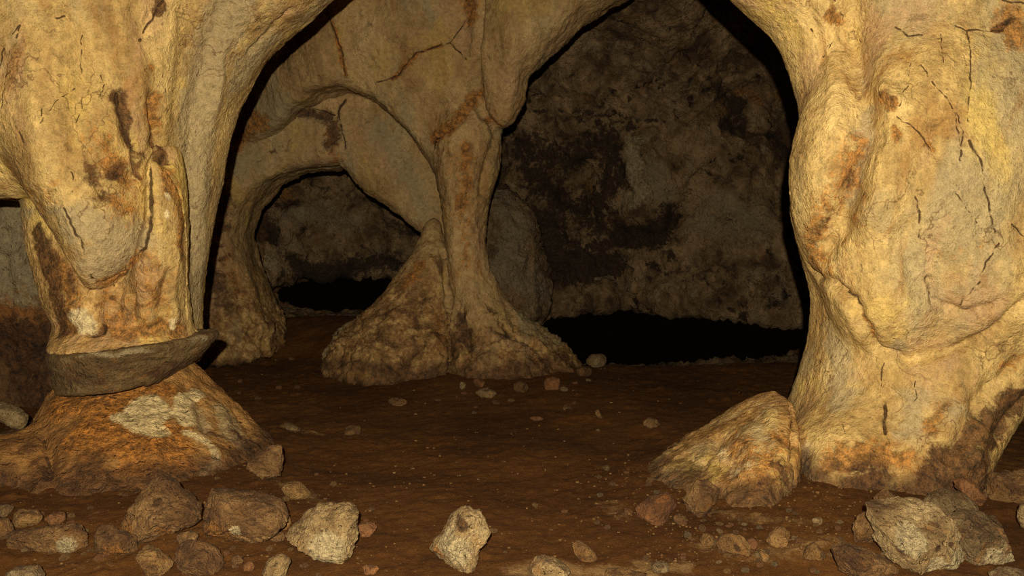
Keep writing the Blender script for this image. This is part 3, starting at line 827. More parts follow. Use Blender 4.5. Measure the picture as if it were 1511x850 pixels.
MS.work(
    [([(712, -20), (709, 60), (704, 120), (712, 165), (735, 192)], 8, -12), ([(738, 195), (718, 235), (712, 285)], 7, -9), ([(655, 375), (661, 430), (663, 490), (660, 560)], 6, -13),
     ([(680, 455), (688, 490), (690, 530)], 9, -10), ([(600, 535), (622, 505), (645, 490)], 6, -9), ([(590, 470), (560, 510)], 18, 6), ([(725, 470), (735, 510)], 16, 7), ([(770, 500), (800, 525)], 10, -6),
     ([(690, 420), (700, 450)], 10, 5), ([(675, 0), (670, 50)], 22, -6), ([(600, 20), (560, 60)], 30, 10), ([(600, 110), (660, 130)], 34, 7), ([(430, 110), (470, 60)], 30, 6),
     ([(740, 30), (735, 90)], 12, -5), ([(760, 60), (755, 130)], 10, 4), ([(640, 215), (650, 198), (672, 186), (690, 165)], 5, -7), ([(580, 250), (540, 200)], 30, 6), ([(420, 215), (460, 230)], 24, 6),
     ([(345, 235), (352, 240)], 20, 5), ([(335, 330), (325, 360)], 15, -4)],
    [([(512, 130), (510, 148), (502, 158), (500, 172)], 2.2, 5), ([(501, 172), (506, 195), (511, 215), (507, 240)], 1.4, 3), ([(483, 18), (496, 50), (506, 80), (510, 112)], 1.6, 2.5),
     ([(556, 122), (588, 112), (602, 92), (614, 79), (640, 70), (663, 63)], 1.6, 2.5), ([(663, 63), (676, 75), (688, 87)], 1.5, 2.5), ([(664, 62), (678, 45), (690, 25)], 1.3, 2),
     ([(638, 222), (640, 207), (652, 199), (668, 190)], 1.6, 3), ([(660, 372), (662, 480)], 2, 4), ([(433, 152), (450, 158), (470, 162), (495, 170)], 1.3, 2), ([(534, 187), (550, 175), (575, 165)], 0.9, 1)],
    [('o', [(483, 18), (497, 55), (510, 112)], 4, .85), ('o', [(580, 118), (602, 95), (614, 79), (650, 67)], 4, .85), ('o', [(690, 0), (695, 25)], 14, .85), ('o', [(640, 205), (665, 188), (690, 160), (705, 140)], 9, .95),
     ('o', [(735, 185), (715, 175)], 6, .9), ('o', [(688, 220), (690, 270), (680, 320)], 14, .75), ('o', [(670, 230), (690, 300), (685, 400)], 26, .52), ('o', [(737, 230), (732, 265)], 7, .9), ('o', [(370, 170), (388, 178), (355, 205), (335, 220)], 14, .8), ('o', [(655, 270), (660, 330)], 8, .5),
     ('d', [(450, 165), (490, 178), (498, 195), (488, 215)], 12, .75), ('o', [(490, 200), (497, 235)], 10, .75), ('g', [(345, 235), (352, 248)], 18, .9), ('g', [(560, 190), (600, 250), (625, 310)], 26, .75), ('d', [(395, 225), (430, 215), (470, 225)], 26, .42), ('p', [(460, 148), (490, 158)], 8, .45),
     ('g', [(420, 100), (560, 90)], 40, .35), ('d', [(310, 290), (330, 300), (310, 400), (340, 450)], 26, .62), ('o', [(330, 380), (350, 430)], 20, .55),
     ('d', [(600, 460), (630, 440), (610, 500), (560, 500)], 22, .52), ('d', [(640, 380), (650, 400)], 8, .7), ('o', [(620, 390), (600, 420)], 14, .7), ('d', [(680, 465), (690, 510)], 12, .85), ('d', [(720, 460), (760, 500), (730, 490)], 12, .6),
     ('d', [(530, 460), (560, 430), (600, 400)], 9, .5),
     ('b', [(480, 540), (540, 545), (600, 552)], 12, .95), ('b', [(600, 545), (610, 520), (640, 495)], 6, .8), ('b', [(615, 565), (660, 570), (670, 530), (668, 500)], 10, .9), ('b', [(690, 552), (760, 545), (830, 532)], 12, .95),
     ('b', [(295, 485), (400, 480)], 8, .8)],
    stone_noise(.022, .014, .008, .003, 71.0, 0.55, 1.6), seed=13.0)
xr = W(664, 430, 6.2)[0]
MS.cr = np.clip((0.52 + 0.40 * np.clip((xr - MS.V[:, 0]) / 0.10, 0, 1) - MS.V[:, 2]) / 0.30, 0, 1) * (MS.V[:, 0] > -1.75)
MS.cr = np.maximum(MS.cr, np.clip((0.95 - MS.V[:, 2]) / 0.4, 0, 1) * (MS.V[:, 0] < -1.75))
def mlab(c):
    P = c.astype(np.float32)
    D = np.stack([c_col(P), c_lintel(P), c_pier(P), c_upper(P)], 1)
    D[:, 1] += 0.01
    k = D.argmin(1)
    leg = (k == 0) & (P[:, 2] < 0.95) & (P[:, 0] < W(662, 450, 6.0)[0])
    k[leg] = 4
    k[(k == 0) & (P[:, 2] + 0.10 * np.sin(P[:, 0] * 13) < 0.50)] = 6
    li = (k == 1) & (P[:, 0] < W(507, 200, 6.6)[0])
    k[li] = 5
    return k
soiled(MS)
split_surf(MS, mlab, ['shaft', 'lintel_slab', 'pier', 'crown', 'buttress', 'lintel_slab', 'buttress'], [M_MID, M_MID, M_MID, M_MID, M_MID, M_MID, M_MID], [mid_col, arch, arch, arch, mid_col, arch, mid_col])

# ------------------------------------------------------------------ the cave around: walls and ceiling
def shell(P):
    q = (P - np.array([0.2, 3.75, 0.9], np.float32)) / np.array([4.5, 4.85, 2.75], np.float32)
    k = (np.abs(q) ** 3.4).sum(1) ** (1 / 3.4)
    d = -(k - 1) * 3.2
    w1 = 0.13 * np.sin(P[:, 0] * 2.1 + 1.3 * np.sin(P[:, 2] * 1.7)) * np.cos(P[:, 2] * 2.3 + P[:, 1] * 1.1) + 0.06 * np.sin(P[:, 0] * 5.3 + P[:, 2] * 3.1)
    d = d + w1
    lo = loft(P, [(200, -700, 118, 5.0, .50), (300, -700, 112, 5.0, .48), (430, -700, 100, 5.05, .42), (560, -700, 108, 5.1, .40), (700, -700, 125, 5.1, .55)])
    ro = loft(P, [(450, 1400, 2500, 4.75, .55), (560, 1390, 2500, 4.8, .5), (640, 1370, 2500, 4.8, .5), (740, 1350, 2500, 4.8, .65)])
    d = smin(d, smin(lo, ro, .1), 0.12)
    # lobes of the back wall beside and behind the slender column
    lobe = ell(P, W(722, 420, 8.15), (.55, .55, 1.0))
    lobe2 = ell(P, W(1110, 430, 8.75), (1.3, .75, 1.25))
    lobe3 = ell(P, W(965, 230, 8.75), (.6, .5, .75))
    d = smin(d, lobe2, 0.25)
    d = smin(d, lobe, 0.35)
    d = smin(d, lobe3, 0.25)
    # undercut at the foot of the back wall
    cut = ell(P, (1.6, 8.8, -0.12), (2.4, 1.2, 0.40))
    cut2 = ell(P, (-1.9, 8.8, 0.36), (1.0, 1.1, 0.28))
    return smax(d, -smin(cut, cut2, .05), 0.08)
DS = Surf(*polygonise(shell, (-4.9, -1.6, -0.75), (5.3, 9.3, 3.95), 0.036, cap=False))
rb = np.random.RandomState(5)
def scatter(n, x0, x1, y0, y1, r0, r1):
    return [(rb.uniform(x0, x1), rb.uniform(y0, y1), rb.uniform(r0, r1)) for _ in range(n)]
pocks = scatter(26, 930, 1175, 110, 260, 3, 7) + scatter(16, 770, 930, 135, 200, 3, 7) + scatter(24, 930, 1190, 370, 510, 4, 10) + scatter(14, 380, 620, 290, 430, 4, 9)
knobs = scatter(22, 780, 1180, 130, 260, 6, 13) + scatter(26, 860, 1180, 380, 500, 6, 14) + scatter(12, 760, 900, 220, 420, 5, 11) + scatter(16, 380, 610, 280, 420, 7, 14)
DS.work(
    [([(x, y)], r, -1.3 * r) for x, y, r in pocks] + [([(x, y), (x + rb.uniform(-12, 12), y + rb.uniform(-6, 6))], r, 0.8 * r) for x, y, r in knobs] + [([(x, y0), (x + 18, y0 + 50), (x + 20, y0 + 130)], 5, h) for x, y0, h in ((-10, 300, -7), (8, 300, 6), (22, 305, -7), (36, 310, 6), (48, 305, -8), (62, 310, 6))] + [([(780, 140), (860, 145), (905, 150), (960, 115), (1010, 80)], 7, -10), ([(760, 200), (840, 180), (900, 170)], 8, -10), ([(905, 170), (905, 230), (925, 290)], 10, -12), ([(1000, 310), (985, 345)], 14, -18),
     ([(900, 345), (960, 350)], 16, -12), ([(1130, 165), (1100, 220), (1040, 245), (1010, 280)], 7, -10), ([(1040, 175), (980, 170), (930, 165)], 7, -8), ([(1135, 175), (1145, 220), (1175, 250)], 7, -9),
     ([(820, 240), (800, 270)], 24, 8), ([(850, 290), (870, 250)], 20, -10), ([(1060, 420), (1120, 440)], 30, 9), ([(960, 430), (1000, 450)], 26, 9), ([(880, 420), (900, 440)], 18, 7)] +
    [([(x, y)], r, -h) for x, y, r, h in ((1062, 106, 6, 9), (1062, 130, 5, 8), (1047, 136, 5, 8), (1075, 138, 7, 9), (1085, 182, 8, 10), (1096, 175, 7, 9), (1052, 170, 5, 7), (970, 173, 6, 7), (1150, 172, 5, 7), (1058, 202, 5, 7), (1092, 195, 6, 8), (1015, 84, 5, 7), (947, 150, 4, 5), (800, 165, 6, 6))],
    [([(780, 141), (840, 142), (900, 148)], 1.6, 3), ([(905, 148), (940, 130), (968, 118), (1010, 82), (1030, 95)], 1.8, 4), ([(770, 190), (820, 178), (860, 175), (920, 168)], 1.6, 3), ([(1018, 262), (1050, 238), (1078, 225)], 1.6, 3),
     ([(1015, 280), (1003, 320), (985, 350)], 1.6, 3), ([(1130, 170), (1140, 210), (1165, 240)], 2, 4), ([(960, 60), (1000, 20), (1060, 40)], 1.2, 2)],
    [('d', [(x, y), (x + rb.uniform(-10, 10), y + rb.uniform(-5, 5))], r, .8) for x, y, r in pocks] + [('g', [(x, y), (x + rb.uniform(-14, 14), y + rb.uniform(-6, 6))], r, .62) for x, y, r in knobs] + [('d', [(765, 215), (840, 235), (895, 200), (905, 260), (885, 330), (830, 300), (780, 250), (845, 380), (900, 360)], 34, .72), ('o', [(790, 260), (815, 240)], 10, .7), ('o', [(870, 270), (900, 320)], 14, .75), ('d', [(800, 330), (830, 400), (900, 390)], 30, .9), ('d', [(985, 320), (960, 350), (910, 350)], 20, 1.0), ('d', [(915, 250), (930, 265)], 8, .9),  # pocks coloured dark, knobs light: relief shading put into the colour
     ('o', [(900, 285), (880, 300)], 16, .6), ('g', [(735, 290), (760, 330), (745, 400), (800, 430)], 24, .9), ('p', [(935, 210), (935, 255), (950, 285), (930, 295)], 15, .75), ('g', [(960, 250), (980, 290)], 20, .8), ('g', [(1060, 300), (1120, 330), (1040, 330)], 34, .7),
     ('g', [(860, 60), (960, 90), (1000, 140)], 40, .5), ('p', [(895, 310), (897, 316)], 4), ('p', [(880, 415), (900, 408)], 6, .7), ('p', [(960, 430), (950, 415)], 14, .5),
     ('d', [(1055, 130), (1085, 150), (1095, 190), (1060, 180)], 13, .75), ('d', [(1140, 200), (1165, 230)], 10, .7), ('o', [(1120, 150), (1085, 130), (1170, 150)], 9, .8), ('d', [(790, 165), (860, 160), (900, 175), (980, 180)], 9, .62),
     ('d', [(740, 460), (830, 480), (930, 500), (1060, 520), (1190, 540)], 22, 1.0), ('d', [(900, 470), (1000, 480), (1180, 490)], 22, .55), ('d', [(1080, 400), (1000, 400), (1130, 430)], 18, .5),  # first stroke paints the black shade along the foot of the back wall
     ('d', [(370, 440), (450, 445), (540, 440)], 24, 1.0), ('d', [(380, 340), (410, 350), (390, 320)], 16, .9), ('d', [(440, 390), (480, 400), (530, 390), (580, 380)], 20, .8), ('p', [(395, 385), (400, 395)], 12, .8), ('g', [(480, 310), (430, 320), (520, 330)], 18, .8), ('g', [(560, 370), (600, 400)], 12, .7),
     ('d', [(460, 275), (560, 300), (600, 340)], 14, .6), ('o', [(420, 280), (430, 300)], 12, .7),
     ('g', [(-20, 310), (30, 350), (40, 400), (60, 330), (0, 400)], 32, 1.0), ('g', [(0, 430), (50, 440)], 16, .7), ('d', [(0, 500), (60, 490), (40, 560), (70, 600), (20, 640)], 30, .85), ('d', [(1440, 650), (1511, 600), (1511, 700)], 40, .8)],  # lower left recess: d stroke paints its shadow as well as dirt
    stone_noise(.05, .040, .030, .010, 91.0), seed=17.0, warp=0.03)
def dlab(c):
    out = np.zeros(len(c), int)                         # wall_back
    out[c[:, 0] < -2.6] = 1
    out[(c[:, 0] < -1.9) & (c[:, 1] < 6.0)] = 1
    out[c[:, 0] > 3.3] = 2
    out[(c[:, 0] > 1.9) & (c[:, 1] < 6.0)] = 2
    out[c[:, 1] < -0.7] = 4
    out[c[:, 2] > 2.75] = 3
    return out
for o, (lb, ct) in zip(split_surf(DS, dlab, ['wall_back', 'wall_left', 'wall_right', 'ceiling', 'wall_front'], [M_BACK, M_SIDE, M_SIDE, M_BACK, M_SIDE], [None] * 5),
             (('dark pitted back wall of the inner chamber', 'wall'), ('folded wall in the recess behind the ledged column', 'wall'), ('dark recess wall behind the thick yellow column', 'wall'),
              ('dark rock roof of the cave', 'ceiling'), ('rock wall at the mouth side of the cave', 'wall'))):
    tag(o, lb, ct, kind='structure')
# ------------------------------------------------------------------ loose rocks
M_RPALE = stone('rock_pale', (0.46, 0.325, 0.150), (0.30, 0.192, 0.078), (0.14, 0.078, 0.028), orange=(0.30, 0.125, 0.026), pale=(0.43, 0.325, 0.165), own=True, scale=2.4, stretch=1.0, veins=0.3, bump=0.9, pits=0.9, speck=1.5)
M_RTAN = stone('rock_tan', (0.38, 0.215, 0.070), (0.24, 0.122, 0.036), (0.12, 0.055, 0.015), pale=(0.43, 0.325, 0.165), own=True, scale=3.0, stretch=1.0, veins=0.2, bump=0.9, pits=0.8, speck=1.3)
M_RBROWN = stone('rock_earthy', (0.31, 0.170, 0.060), (0.165, 0.080, 0.025), (0.075, 0.032, 0.009), orange=(0.26, 0.105, 0.020), pale=(0.43, 0.325, 0.165), own=True, scale=2.6, stretch=1.0, veins=0.2, bump=0.9, pits=0.9, speck=1.4)
M_RRED = stone('rock_reddish', (0.30, 0.135, 0.048), (0.19, 0.076, 0.024), (0.10, 0.038, 0.011), own=True, scale=3.0, stretch=1.0, veins=0.2, bump=0.8)
M_RGREY = stone('rock_grey', (0.30, 0.21, 0.098), (0.19, 0.122, 0.052), (0.095, 0.056, 0.021), pale=(0.43, 0.325, 0.165), own=True, scale=2.4, stretch=1.0, veins=0.3, bump=0.9, pits=0.8, speck=1.4)
RM = {'p': M_RPALE, 't': M_RTAN, 'b': M_RBROWN, 'r': M_RRED, 'g': M_RGREY}

def ico(n):
    bm = bmesh.new(); bmesh.ops.create_icosphere(bm, subdivisions=n, radius=1.0)
    V = np.array([v.co[:] for v in bm.verts]); T = np.array([[v.index for v in f.verts] for f in bm.faces])
    bm.free()
    return V, T
ICO = {n: ico(n) for n in (2, 3, 4, 5, 6)}

def floor_hit(px, py):
    h = FLOOR.hit(px, py)
    return h[0] if h else W(px, py, 2.6)

def rock(name, label, mat, pix, depth=0.9, Y=None, seed=0, group='loose rocks on the cave floor', facets=9, rough=1.0, sink=0.12, cat='rock', earth=0.62, spots=()):
    pix = np.array(pix, float)
    c = (pix.min(0) + pix.max(0)) / 2
    wpx, hpx = np.ptp(pix[:, 0]), np.ptp(pix[:, 1])
    if Y is None:
        y0 = floor_hit(c[0], min(pix[:, 1].max() - 0.10 * hpx, 849 + 25))[1]
        dm = min(wpx, hpx * 1.6) * depth * 0.5 * y0 / FPX
        Y = y0 + sink * dm
    else:
        dm = min(wpx, hpx * 1.6) * depth * 0.5 * Y / FPX
    P3 = np.array([W(a, b, Y) for a, b in pix])
    cc = W(c[0], c[1], Y)
    rel = P3[:, [0, 2]] - cc[[0, 2]]
    th = np.arctan2(rel[:, 1], rel[:, 0]); rr = np.hypot(rel[:, 0], rel[:, 1])
    o = np.argsort(th); th, rr = th[o], rr[o]
    big = max(wpx, hpx)
    V, T = ICO[6 if big > 85 else 5 if big > 45 else 4 if big > 22 else 3]
    n = V / np.linalg.norm(V, axis=1)[:, None]
    a = np.arctan2(n[:, 2], n[:, 0])
    # straight-edged outline: intersect each direction with the traced polygon's chords
    fine_t = np.linspace(-np.pi, np.pi, 721)
    px_, pz_ = np.append(rel[o][:, 0], rel[o][0, 0]), np.append(rel[o][:, 1], rel[o][0, 1])
    fr = np.full(721, 1e-3)
    for i in range(len(th)):
        x0, z0, x1, z1 = px_[i], pz_[i], px_[i + 1], pz_[i + 1]
        den = np.cos(fine_t) * (z1 - z0) - np.sin(fine_t) * (x1 - x0)
        den = np.where(np.abs(den) < 1e-9, 1e-9, den)
        t = (x0 * (z1 - z0) - z0 * (x1 - x0)) / den
        u = (x0 * np.sin(fine_t) - z0 * np.cos(fine_t)) / den * -1
        u = np.where(np.abs(x1 - x0) > np.abs(z1 - z0), (t * np.cos(fine_t) - x0) / (x1 - x0 + 1e-12), (t * np.sin(fine_t) - z0) / (z1 - z0 + 1e-12))
        ok = (t > 0) & (u >= -0.001) & (u <= 1.001)
        fr = np.where(ok, np.maximum(fr, t), fr)
    ker = np.ones(9) / 9
    fr = np.convolve(np.concatenate([fr[-9:-1], fr, fr[1:9]]), ker, 'same')[8:-8]
    R = np.interp(a, fine_t, fr)
    s = np.hypot(n[:, 0], n[:, 2]); p = 2.7
    k = (s ** p + np.abs(n[:, 1]) ** p) ** (1 / p)
    Q = np.stack([R * np.cos(a) * s / k, dm * n[:, 1] / k, R * np.sin(a) * s / k], 1)
    size = float(np.sqrt(wpx * hpx)) * Y / FPX / 2
    rs = np.random.RandomState(seed * 13 + 5)
    for _ in range(facets):
        d = rs.normal(size=3); d[1] = -abs(d[1]) - 0.35; d /= np.linalg.norm(d)
        pr = Q @ d
        h = pr.max() * rs.uniform(0.62, 0.86)
        Q -= np.clip(pr - h, 0, None)[:, None] * d * 0.93
    nn = Q / (np.linalg.norm(Q, axis=1)[:, None] + 1e-9)
    so = seed * 3.7
    D = 0.085 * fbm(Q / size * 1.6, 3, off=so) + 0.045 * fbm(Q / size * 5.0, 3, off=so + 4) - 0.05 * np.clip(ridge(Q / size * 2.4, 2, off=so + 7) - 0.8, 0, 1) * 2
    D += 0.020 * ridge(Q / size * 11.0, 2, off=so + 2)
    # a few weathered hollows
    for _ in range(4):
        d = rs.normal(size=3); d[1] = -abs(d[1]); d /= np.linalg.norm(d)
        t = np.arccos(np.clip(nn @ d, -1, 1)) / rs.uniform(0.10, 0.24)
        D -= 0.06 * np.exp(-t * t * 1.5)
    Q = Q + nn * (D * size * rough)[:, None]
    pp = np.zeros((len(Q), 3))
    for ch, sx, sy, sr, dent in spots:
        w3 = W(sx, sy, Y) - cc
        t = np.hypot(Q[:, 0] - w3[0], Q[:, 2] - w3[2]) / (sr * Y / FPX)
        t = np.where(Q[:, 1] < 0.2 * dm, t, 9)
        k = 'odp'.index(ch)
        pp[:, k] = np.maximum(pp[:, k], np.clip(1 - 0.5 * t, 0, 1))
        Q[:, 1] += dent * sr * Y / FPX * np.exp(-1.5 * t * t)
    base = np.array([cc[0], Y, float(floor_z(cc[0], Y)[0])])
    nv = Surf(Q, T).normals()
    ea = (1 - pp[:, 2]) * np.clip(0.25 + 0.55 * nv[:, 2] + 0.5 * fbm(Q / size * 1.5, 2, off=so + 11), 0, 1) * earth
    z3 = np.zeros((len(Q), 3)); e3 = z3.copy(); e3[:, 2] = ea
    ob = mesh_obj(name, Q + cc - base, T, mat, None, {'paint': pp, 'paint2': e3})
    ob.location = base
    return tag(ob, label, cat, group)

def blob(cx, cy, w, h, seed):
    rs = np.random.RandomState(seed + 100)
    k = rs.randint(7, 10)
    t = np.sort(np.linspace(0, 2 * np.pi, k, endpoint=False) + rs.uniform(-.25, .25, k))
    r = rs.uniform(0.82, 1.08, k)
    return [(cx + w / 2 * a * np.cos(b), cy + h / 2 * a * np.sin(b)) for a, b in zip(r, t)]

def kind_of(label):
    for w in label.split():
        if w in ('boulder', 'pebble', 'stone', 'rock'): return w
        if w in ('block', 'slab', 'flake', 'chip', 'wedge', 'mound'): return 'rock'
    return 'rock'

LOOSE = [
 ('b', 'brown boulder with a round hole and a grey peak leaning on the orange column base', [(190, 795), (183, 770), (195, 745), (210, 715), (228, 703), (243, 712), (258, 728), (275, 735), (289, 752), (288, 772), (270, 782), (248, 786), (225, 798), (205, 799)], 1.0),
 ('b', 'broad earthy boulder with a sharp dark lower edge beside the holed boulder', [(298, 805), (299, 768), (290, 741), (304, 726), (345, 730), (387, 737), (412, 750), (421, 773), (395, 792), (378, 801), (357, 807), (317, 810)], .9),
 ('p', 'rounded pale grey stone with a knob on top standing alone on the soil', [(423, 799), (423, 786), (436, 771), (451, 758), (468, 746), (480, 744), (495, 748), (514, 746), (528, 758), (525, 771), (524, 799), (518, 816), (504, 828), (484, 838), (463, 838), (455, 829), (434, 826), (425, 811)], .9),
 ('p', 'angular cream rock chunk tilted upright in the middle of the soil floor', [(628, 826), (629, 813), (635, 802), (646, 798), (653, 775), (661, 765), (681, 752), (691, 752), (699, 757), (708, 755), (718, 768), (720, 788), (708, 808), (702, 836), (683, 850), (661, 848), (653, 838), (640, 831)], .9),
 ('p', 'small bright cream stone below the rounded pale grey stone', [(383, 847), (387, 835), (400, 824), (415, 819), (425, 826), (428, 832), (421, 850), (405, 862), (388, 862)], .9),
 ('t', 'pointed yellowish rock fragment in front of the holed boulder', [(199, 823), (210, 805), (226, 812), (241, 823), (255, 834), (246, 843), (237, 853), (212, 853), (208, 841)], .8),
 ('b', 'squat rough block with ochre patches left of the holed boulder', [(127, 814), (130, 794), (139, 781), (156, 776), (179, 785), (197, 794), (201, 814), (190, 823), (170, 824), (152, 821), (134, 816)], .55),
 ('b', 'long low log-shaped boulder with a grey end', [(14, 785), (50, 780), (85, 777), (112, 776), (125, 790), (127, 807), (107, 814), (67, 815), (27, 817), (14, 803)], .7),
 ('t', 'lumpy tan rock behind the log-shaped boulder', [(9, 767), (22, 754), (49, 754), (60, 763), (54, 777), (22, 779)], .9),
 ('r', 'little pinkish pointed stone behind the log-shaped boulder', [(64, 766), (75, 758), (92, 756), (95, 768), (88, 775), (72, 774)], .9),
 ('g', 'small grey stone at the foot of the orange base beside the lumpy tan rock', [(-8, 745), (10, 745), (19, 751), (10, 762), (-8, 764)], .9),
 ('b', 'dark rounded rock touching the end of the log-shaped boulder', [(-14, 765), (8, 767), (18, 782), (12, 797), (-14, 801)], .9),
 ('g', 'smooth grey stone half buried in front of the log-shaped boulder', [(3, 850), (20, 839), (50, 837), (62, 850), (55, 868), (5, 868)], .9),
 ('b', 'crumbly ochre rock in front of the broad earthy boulder', [(255, 812), (270, 801), (290, 803), (313, 812), (325, 830), (331, 838), (315, 846), (285, 852), (262, 843)], .9),
 ('b', 'small dark wedge rock between the holed and the broad boulder', [(258, 790), (278, 784), (291, 790), (289, 803), (275, 808), (260, 802)], .9),
 ('b', 'small round brown pebble beside the crumbly ochre rock', blob(349, 829, 20, 19, 1), 1.0),
 ('r', 'small orange brown pebble beside the bright cream stone', blob(367, 836, 18, 16, 2), 1.0),
 ('b', 'flat grey brown slab lying against the right foot of the ledged column', [(365, 690), (372, 670), (390, 660), (415, 657), (417, 680), (413, 705), (400, 713), (383, 703)], .6),
 ('t', 'low wedge shaped stone on the soil past the flat slab', [(414, 722), (425, 711), (440, 713), (460, 731), (456, 738), (435, 738), (420, 731)], .8),
 ('t', 'small ochre stone against the right shoulder of the broad earthy boulder', [(400, 752), (414, 748), (428, 756), (433, 770), (424, 783), (408, 775)], .5),
 ('r', 'small reddish brown stone right behind the rounded pale grey stone', blob(541, 782, 30, 26, 4), .9),
 ('r', 'flat orange stone on the soil between the two pale rocks', blob(546, 841, 28, 14, 5), .9),
 ('b', 'small dull stone beneath the right edge of the broad earthy boulder', blob(408, 793, 26, 16, 6), .9),
 ('t', 'rusty yellow flake stone stuck upright in the open soil', [(844, 806), (854, 796), (869, 808), (882, 821), (879, 832), (859, 832), (849, 821)], .7),
 ('p', 'flat sandy grey stone almost buried in the soil', [(772, 842), (785, 826), (805, 822), (825, 830), (842, 843), (836, 860), (780, 860)], .8),
 ('t', 'yellow crusted stone beside the sandy grey stone', [(888, 844), (905, 840), (930, 844), (962, 850), (956, 866), (890, 866)], .8),
 ('r', 'reddish lumpy rock at the toe of the buttress', [(938, 757), (945, 745), (964, 734), (981, 729), (994, 733), (998, 750), (988, 764), (971, 773), (950, 775), (940, 766)], .9),
 ('b', 'small dark stone tucked beside the reddish lumpy rock', blob(1002, 767, 24, 17, 7), .9),
 ('t', 'flat topped tan stone with a dark dimple among the gravel', [(1057, 805), (1065, 793), (1080, 789), (1097, 793), (1106, 803), (1104, 818), (1085, 821), (1063, 816)], .9),
 ('r', 'narrow tan stone touching the dimpled stone', blob(1110, 804, 20, 26, 8), .9),
 ('t', 'smooth oval grey tan stone touching the dimpled stone', blob(1044, 798, 27, 20, 9), .9),
 ('t', 'short elongated tan stone in front of the dimpled stone', [(1119, 812), (1126, 810), (1136, 822), (1134, 829), (1126, 828)], .9),
 ('t', 'rounded pinkish tan stone on the gravel', [(1132, 800), (1138, 788), (1148, 779), (1160, 780), (1168, 792), (1164, 805), (1150, 809), (1138, 808)], .9),
 ('t', 'triangular sandy stone on the gravel before the earthy mound', [(1186, 823), (1194, 808), (1204, 802), (1214, 812), (1222, 824), (1204, 829)], .9),
 ('p', 'tiny cream stone under the cleft of the buttress', blob(1207, 769, 19, 12, 11), .9),
 ('g', 'low grey stone in the pale gravel', blob(975, 838, 30, 20, 12), .9),
 ('p', 'large pale boulder with a white knuckle end in front of the thick column', [(1289, 740), (1300, 738), (1326, 738), (1355, 738), (1373, 743), (1400, 763), (1409, 785), (1407, 799), (1420, 814), (1422, 825), (1400, 846), (1382, 849), (1360, 841), (1331, 834), (1313, 823), (1299, 803), (1302, 790), (1290, 770)], .85),
 ('g', 'square grey boulder beside the large pale boulder', [(1402, 768), (1424, 757), (1476, 761), (1492, 774), (1498, 803), (1500, 834), (1494, 843), (1454, 845), (1425, 830), (1409, 799)], .9),
 ('b', 'dark earthy mound of rock before the large pale boulder', [(1232, 815), (1250, 806), (1285, 815), (1315, 830), (1326, 846), (1290, 862), (1245, 852)], .9),
 ('r', 'small rusty stone under the large pale boulder', blob(1316, 846, 24, 16, 14), .9),
 ('b', 'dark brown rock between the thick column and the large pale boulder', [(1258, 772), (1272, 757), (1290, 752), (1300, 775), (1298, 797), (1285, 805), (1262, 800)], .5),
 ('g', 'pale edged flat stone in front of the square grey boulder', [(1460, 848), (1480, 838), (1515, 842), (1520, 862), (1470, 864)], .8),
 ('p', 'greenish white stone past the square grey boulder', [(1503, 765), (1508, 745), (1520, 740), (1528, 760), (1520, 785), (1508, 778)], .9),
 ('b', 'grey brown rubble rock at the left toe of the buttress', [(1008, 742), (1028, 712), (1050, 708), (1066, 730), (1062, 750), (1035, 764), (1014, 760)], .8),
 ('p', 'small flat pale stone at the foot of the slender column', [(700, 579), (717, 571), (734, 580), (729, 587), (707, 586)], .9),
 ('p', 'tiny upright pale stone at the foot of the slender column', blob(683, 569, 11, 14, 15), .9),
 ('r', 'dark reddish stone next to the small flat pale stone', blob(706, 565, 22, 14, 16), .9),
 ('b', 'flat brown stone on the soil before the slender column', blob(586, 593, 30, 13, 17), .9),
 ('b', 'low dark stone alone on the soil between the two nearer columns', blob(520, 636, 32, 18, 18), .9),
 ('r', 'rusty red rock at the right root of the slender column', blob(815, 567, 30, 22, 19), .9),
 ('b', 'dark rough rock beside the rusty red rock', blob(768, 572, 26, 20, 20), .9),
 ('g', 'grey brown rock at the tip of the right root', blob(880, 532, 34, 24, 21), .9),
 ('b', 'smaller brown rock leaning on the grey brown rock', blob(861, 549, 28, 18, 22), .9),
 ('t', 'little orange stone standing on end in the dark soil', [(877, 606), (883, 604), (890, 618), (886, 621), (880, 614)], .9),
 ('r', 'thin flat orange chip in the dark soil', blob(792, 618, 24, 7, 23), .9),
 ('b', 'dark angular stone in the soil before the back wall', blob(961, 625, 28, 17, 24), .9),
 ('g', 'small greyish pebble in the soil between the columns', blob(895, 691, 14, 11, 25), .9),
 ('t', 'tiny tan pebble near the little orange stone', blob(834, 602, 9, 10, 26), .9),
 ('p', 'pale thin flake at the right foot of the ledged column', [(417, 625), (424, 623), (436, 630), (446, 637), (438, 639), (424, 633)], .8),
]
SPOTS = {0: [('d', 239, 735, 5, 1.6), ('o', 200, 772, 9, 0), ('o', 250, 778, 9, 0)], 1: [('p', 362, 768, 8, 0), ('o', 330, 785, 26, 0), ('d', 312, 762, 7, .6)],
         2: [('p', 490, 800, 26, 0), ('d', 467, 803, 5, .7), ('p', 470, 825, 14, 0)], 3: [('p', 672, 800, 24, 0), ('d', 684, 765, 10, .3), ('o', 650, 815, 10, 0)], 6: [('o', 172, 812, 14, 0)], 7: [('p', 103, 800, 13, 0)],
         36: [('p', 1402, 822, 20, 0), ('p', 1330, 786, 20, 0), ('d', 1366, 795, 6, .8), ('d', 1390, 794, 5, .8), ('p', 1365, 825, 16, 0), ('d', 1318, 800, 9, .4)], 37: [('p', 1480, 820, 16, 0), ('p', 1450, 810, 14, 0)], 28: [('d', 1084, 804, 5, .7)]}
for i, (m, lb, pix, dp) in enumerate(LOOSE):
    nm = kind_of(lb)
    rock(nm, lb, RM[m], pix, dp, seed=i + 1, cat=nm, spots=SPOTS.get(i, ()), sink=0.75 if lb.startswith('square grey') else 0.12)

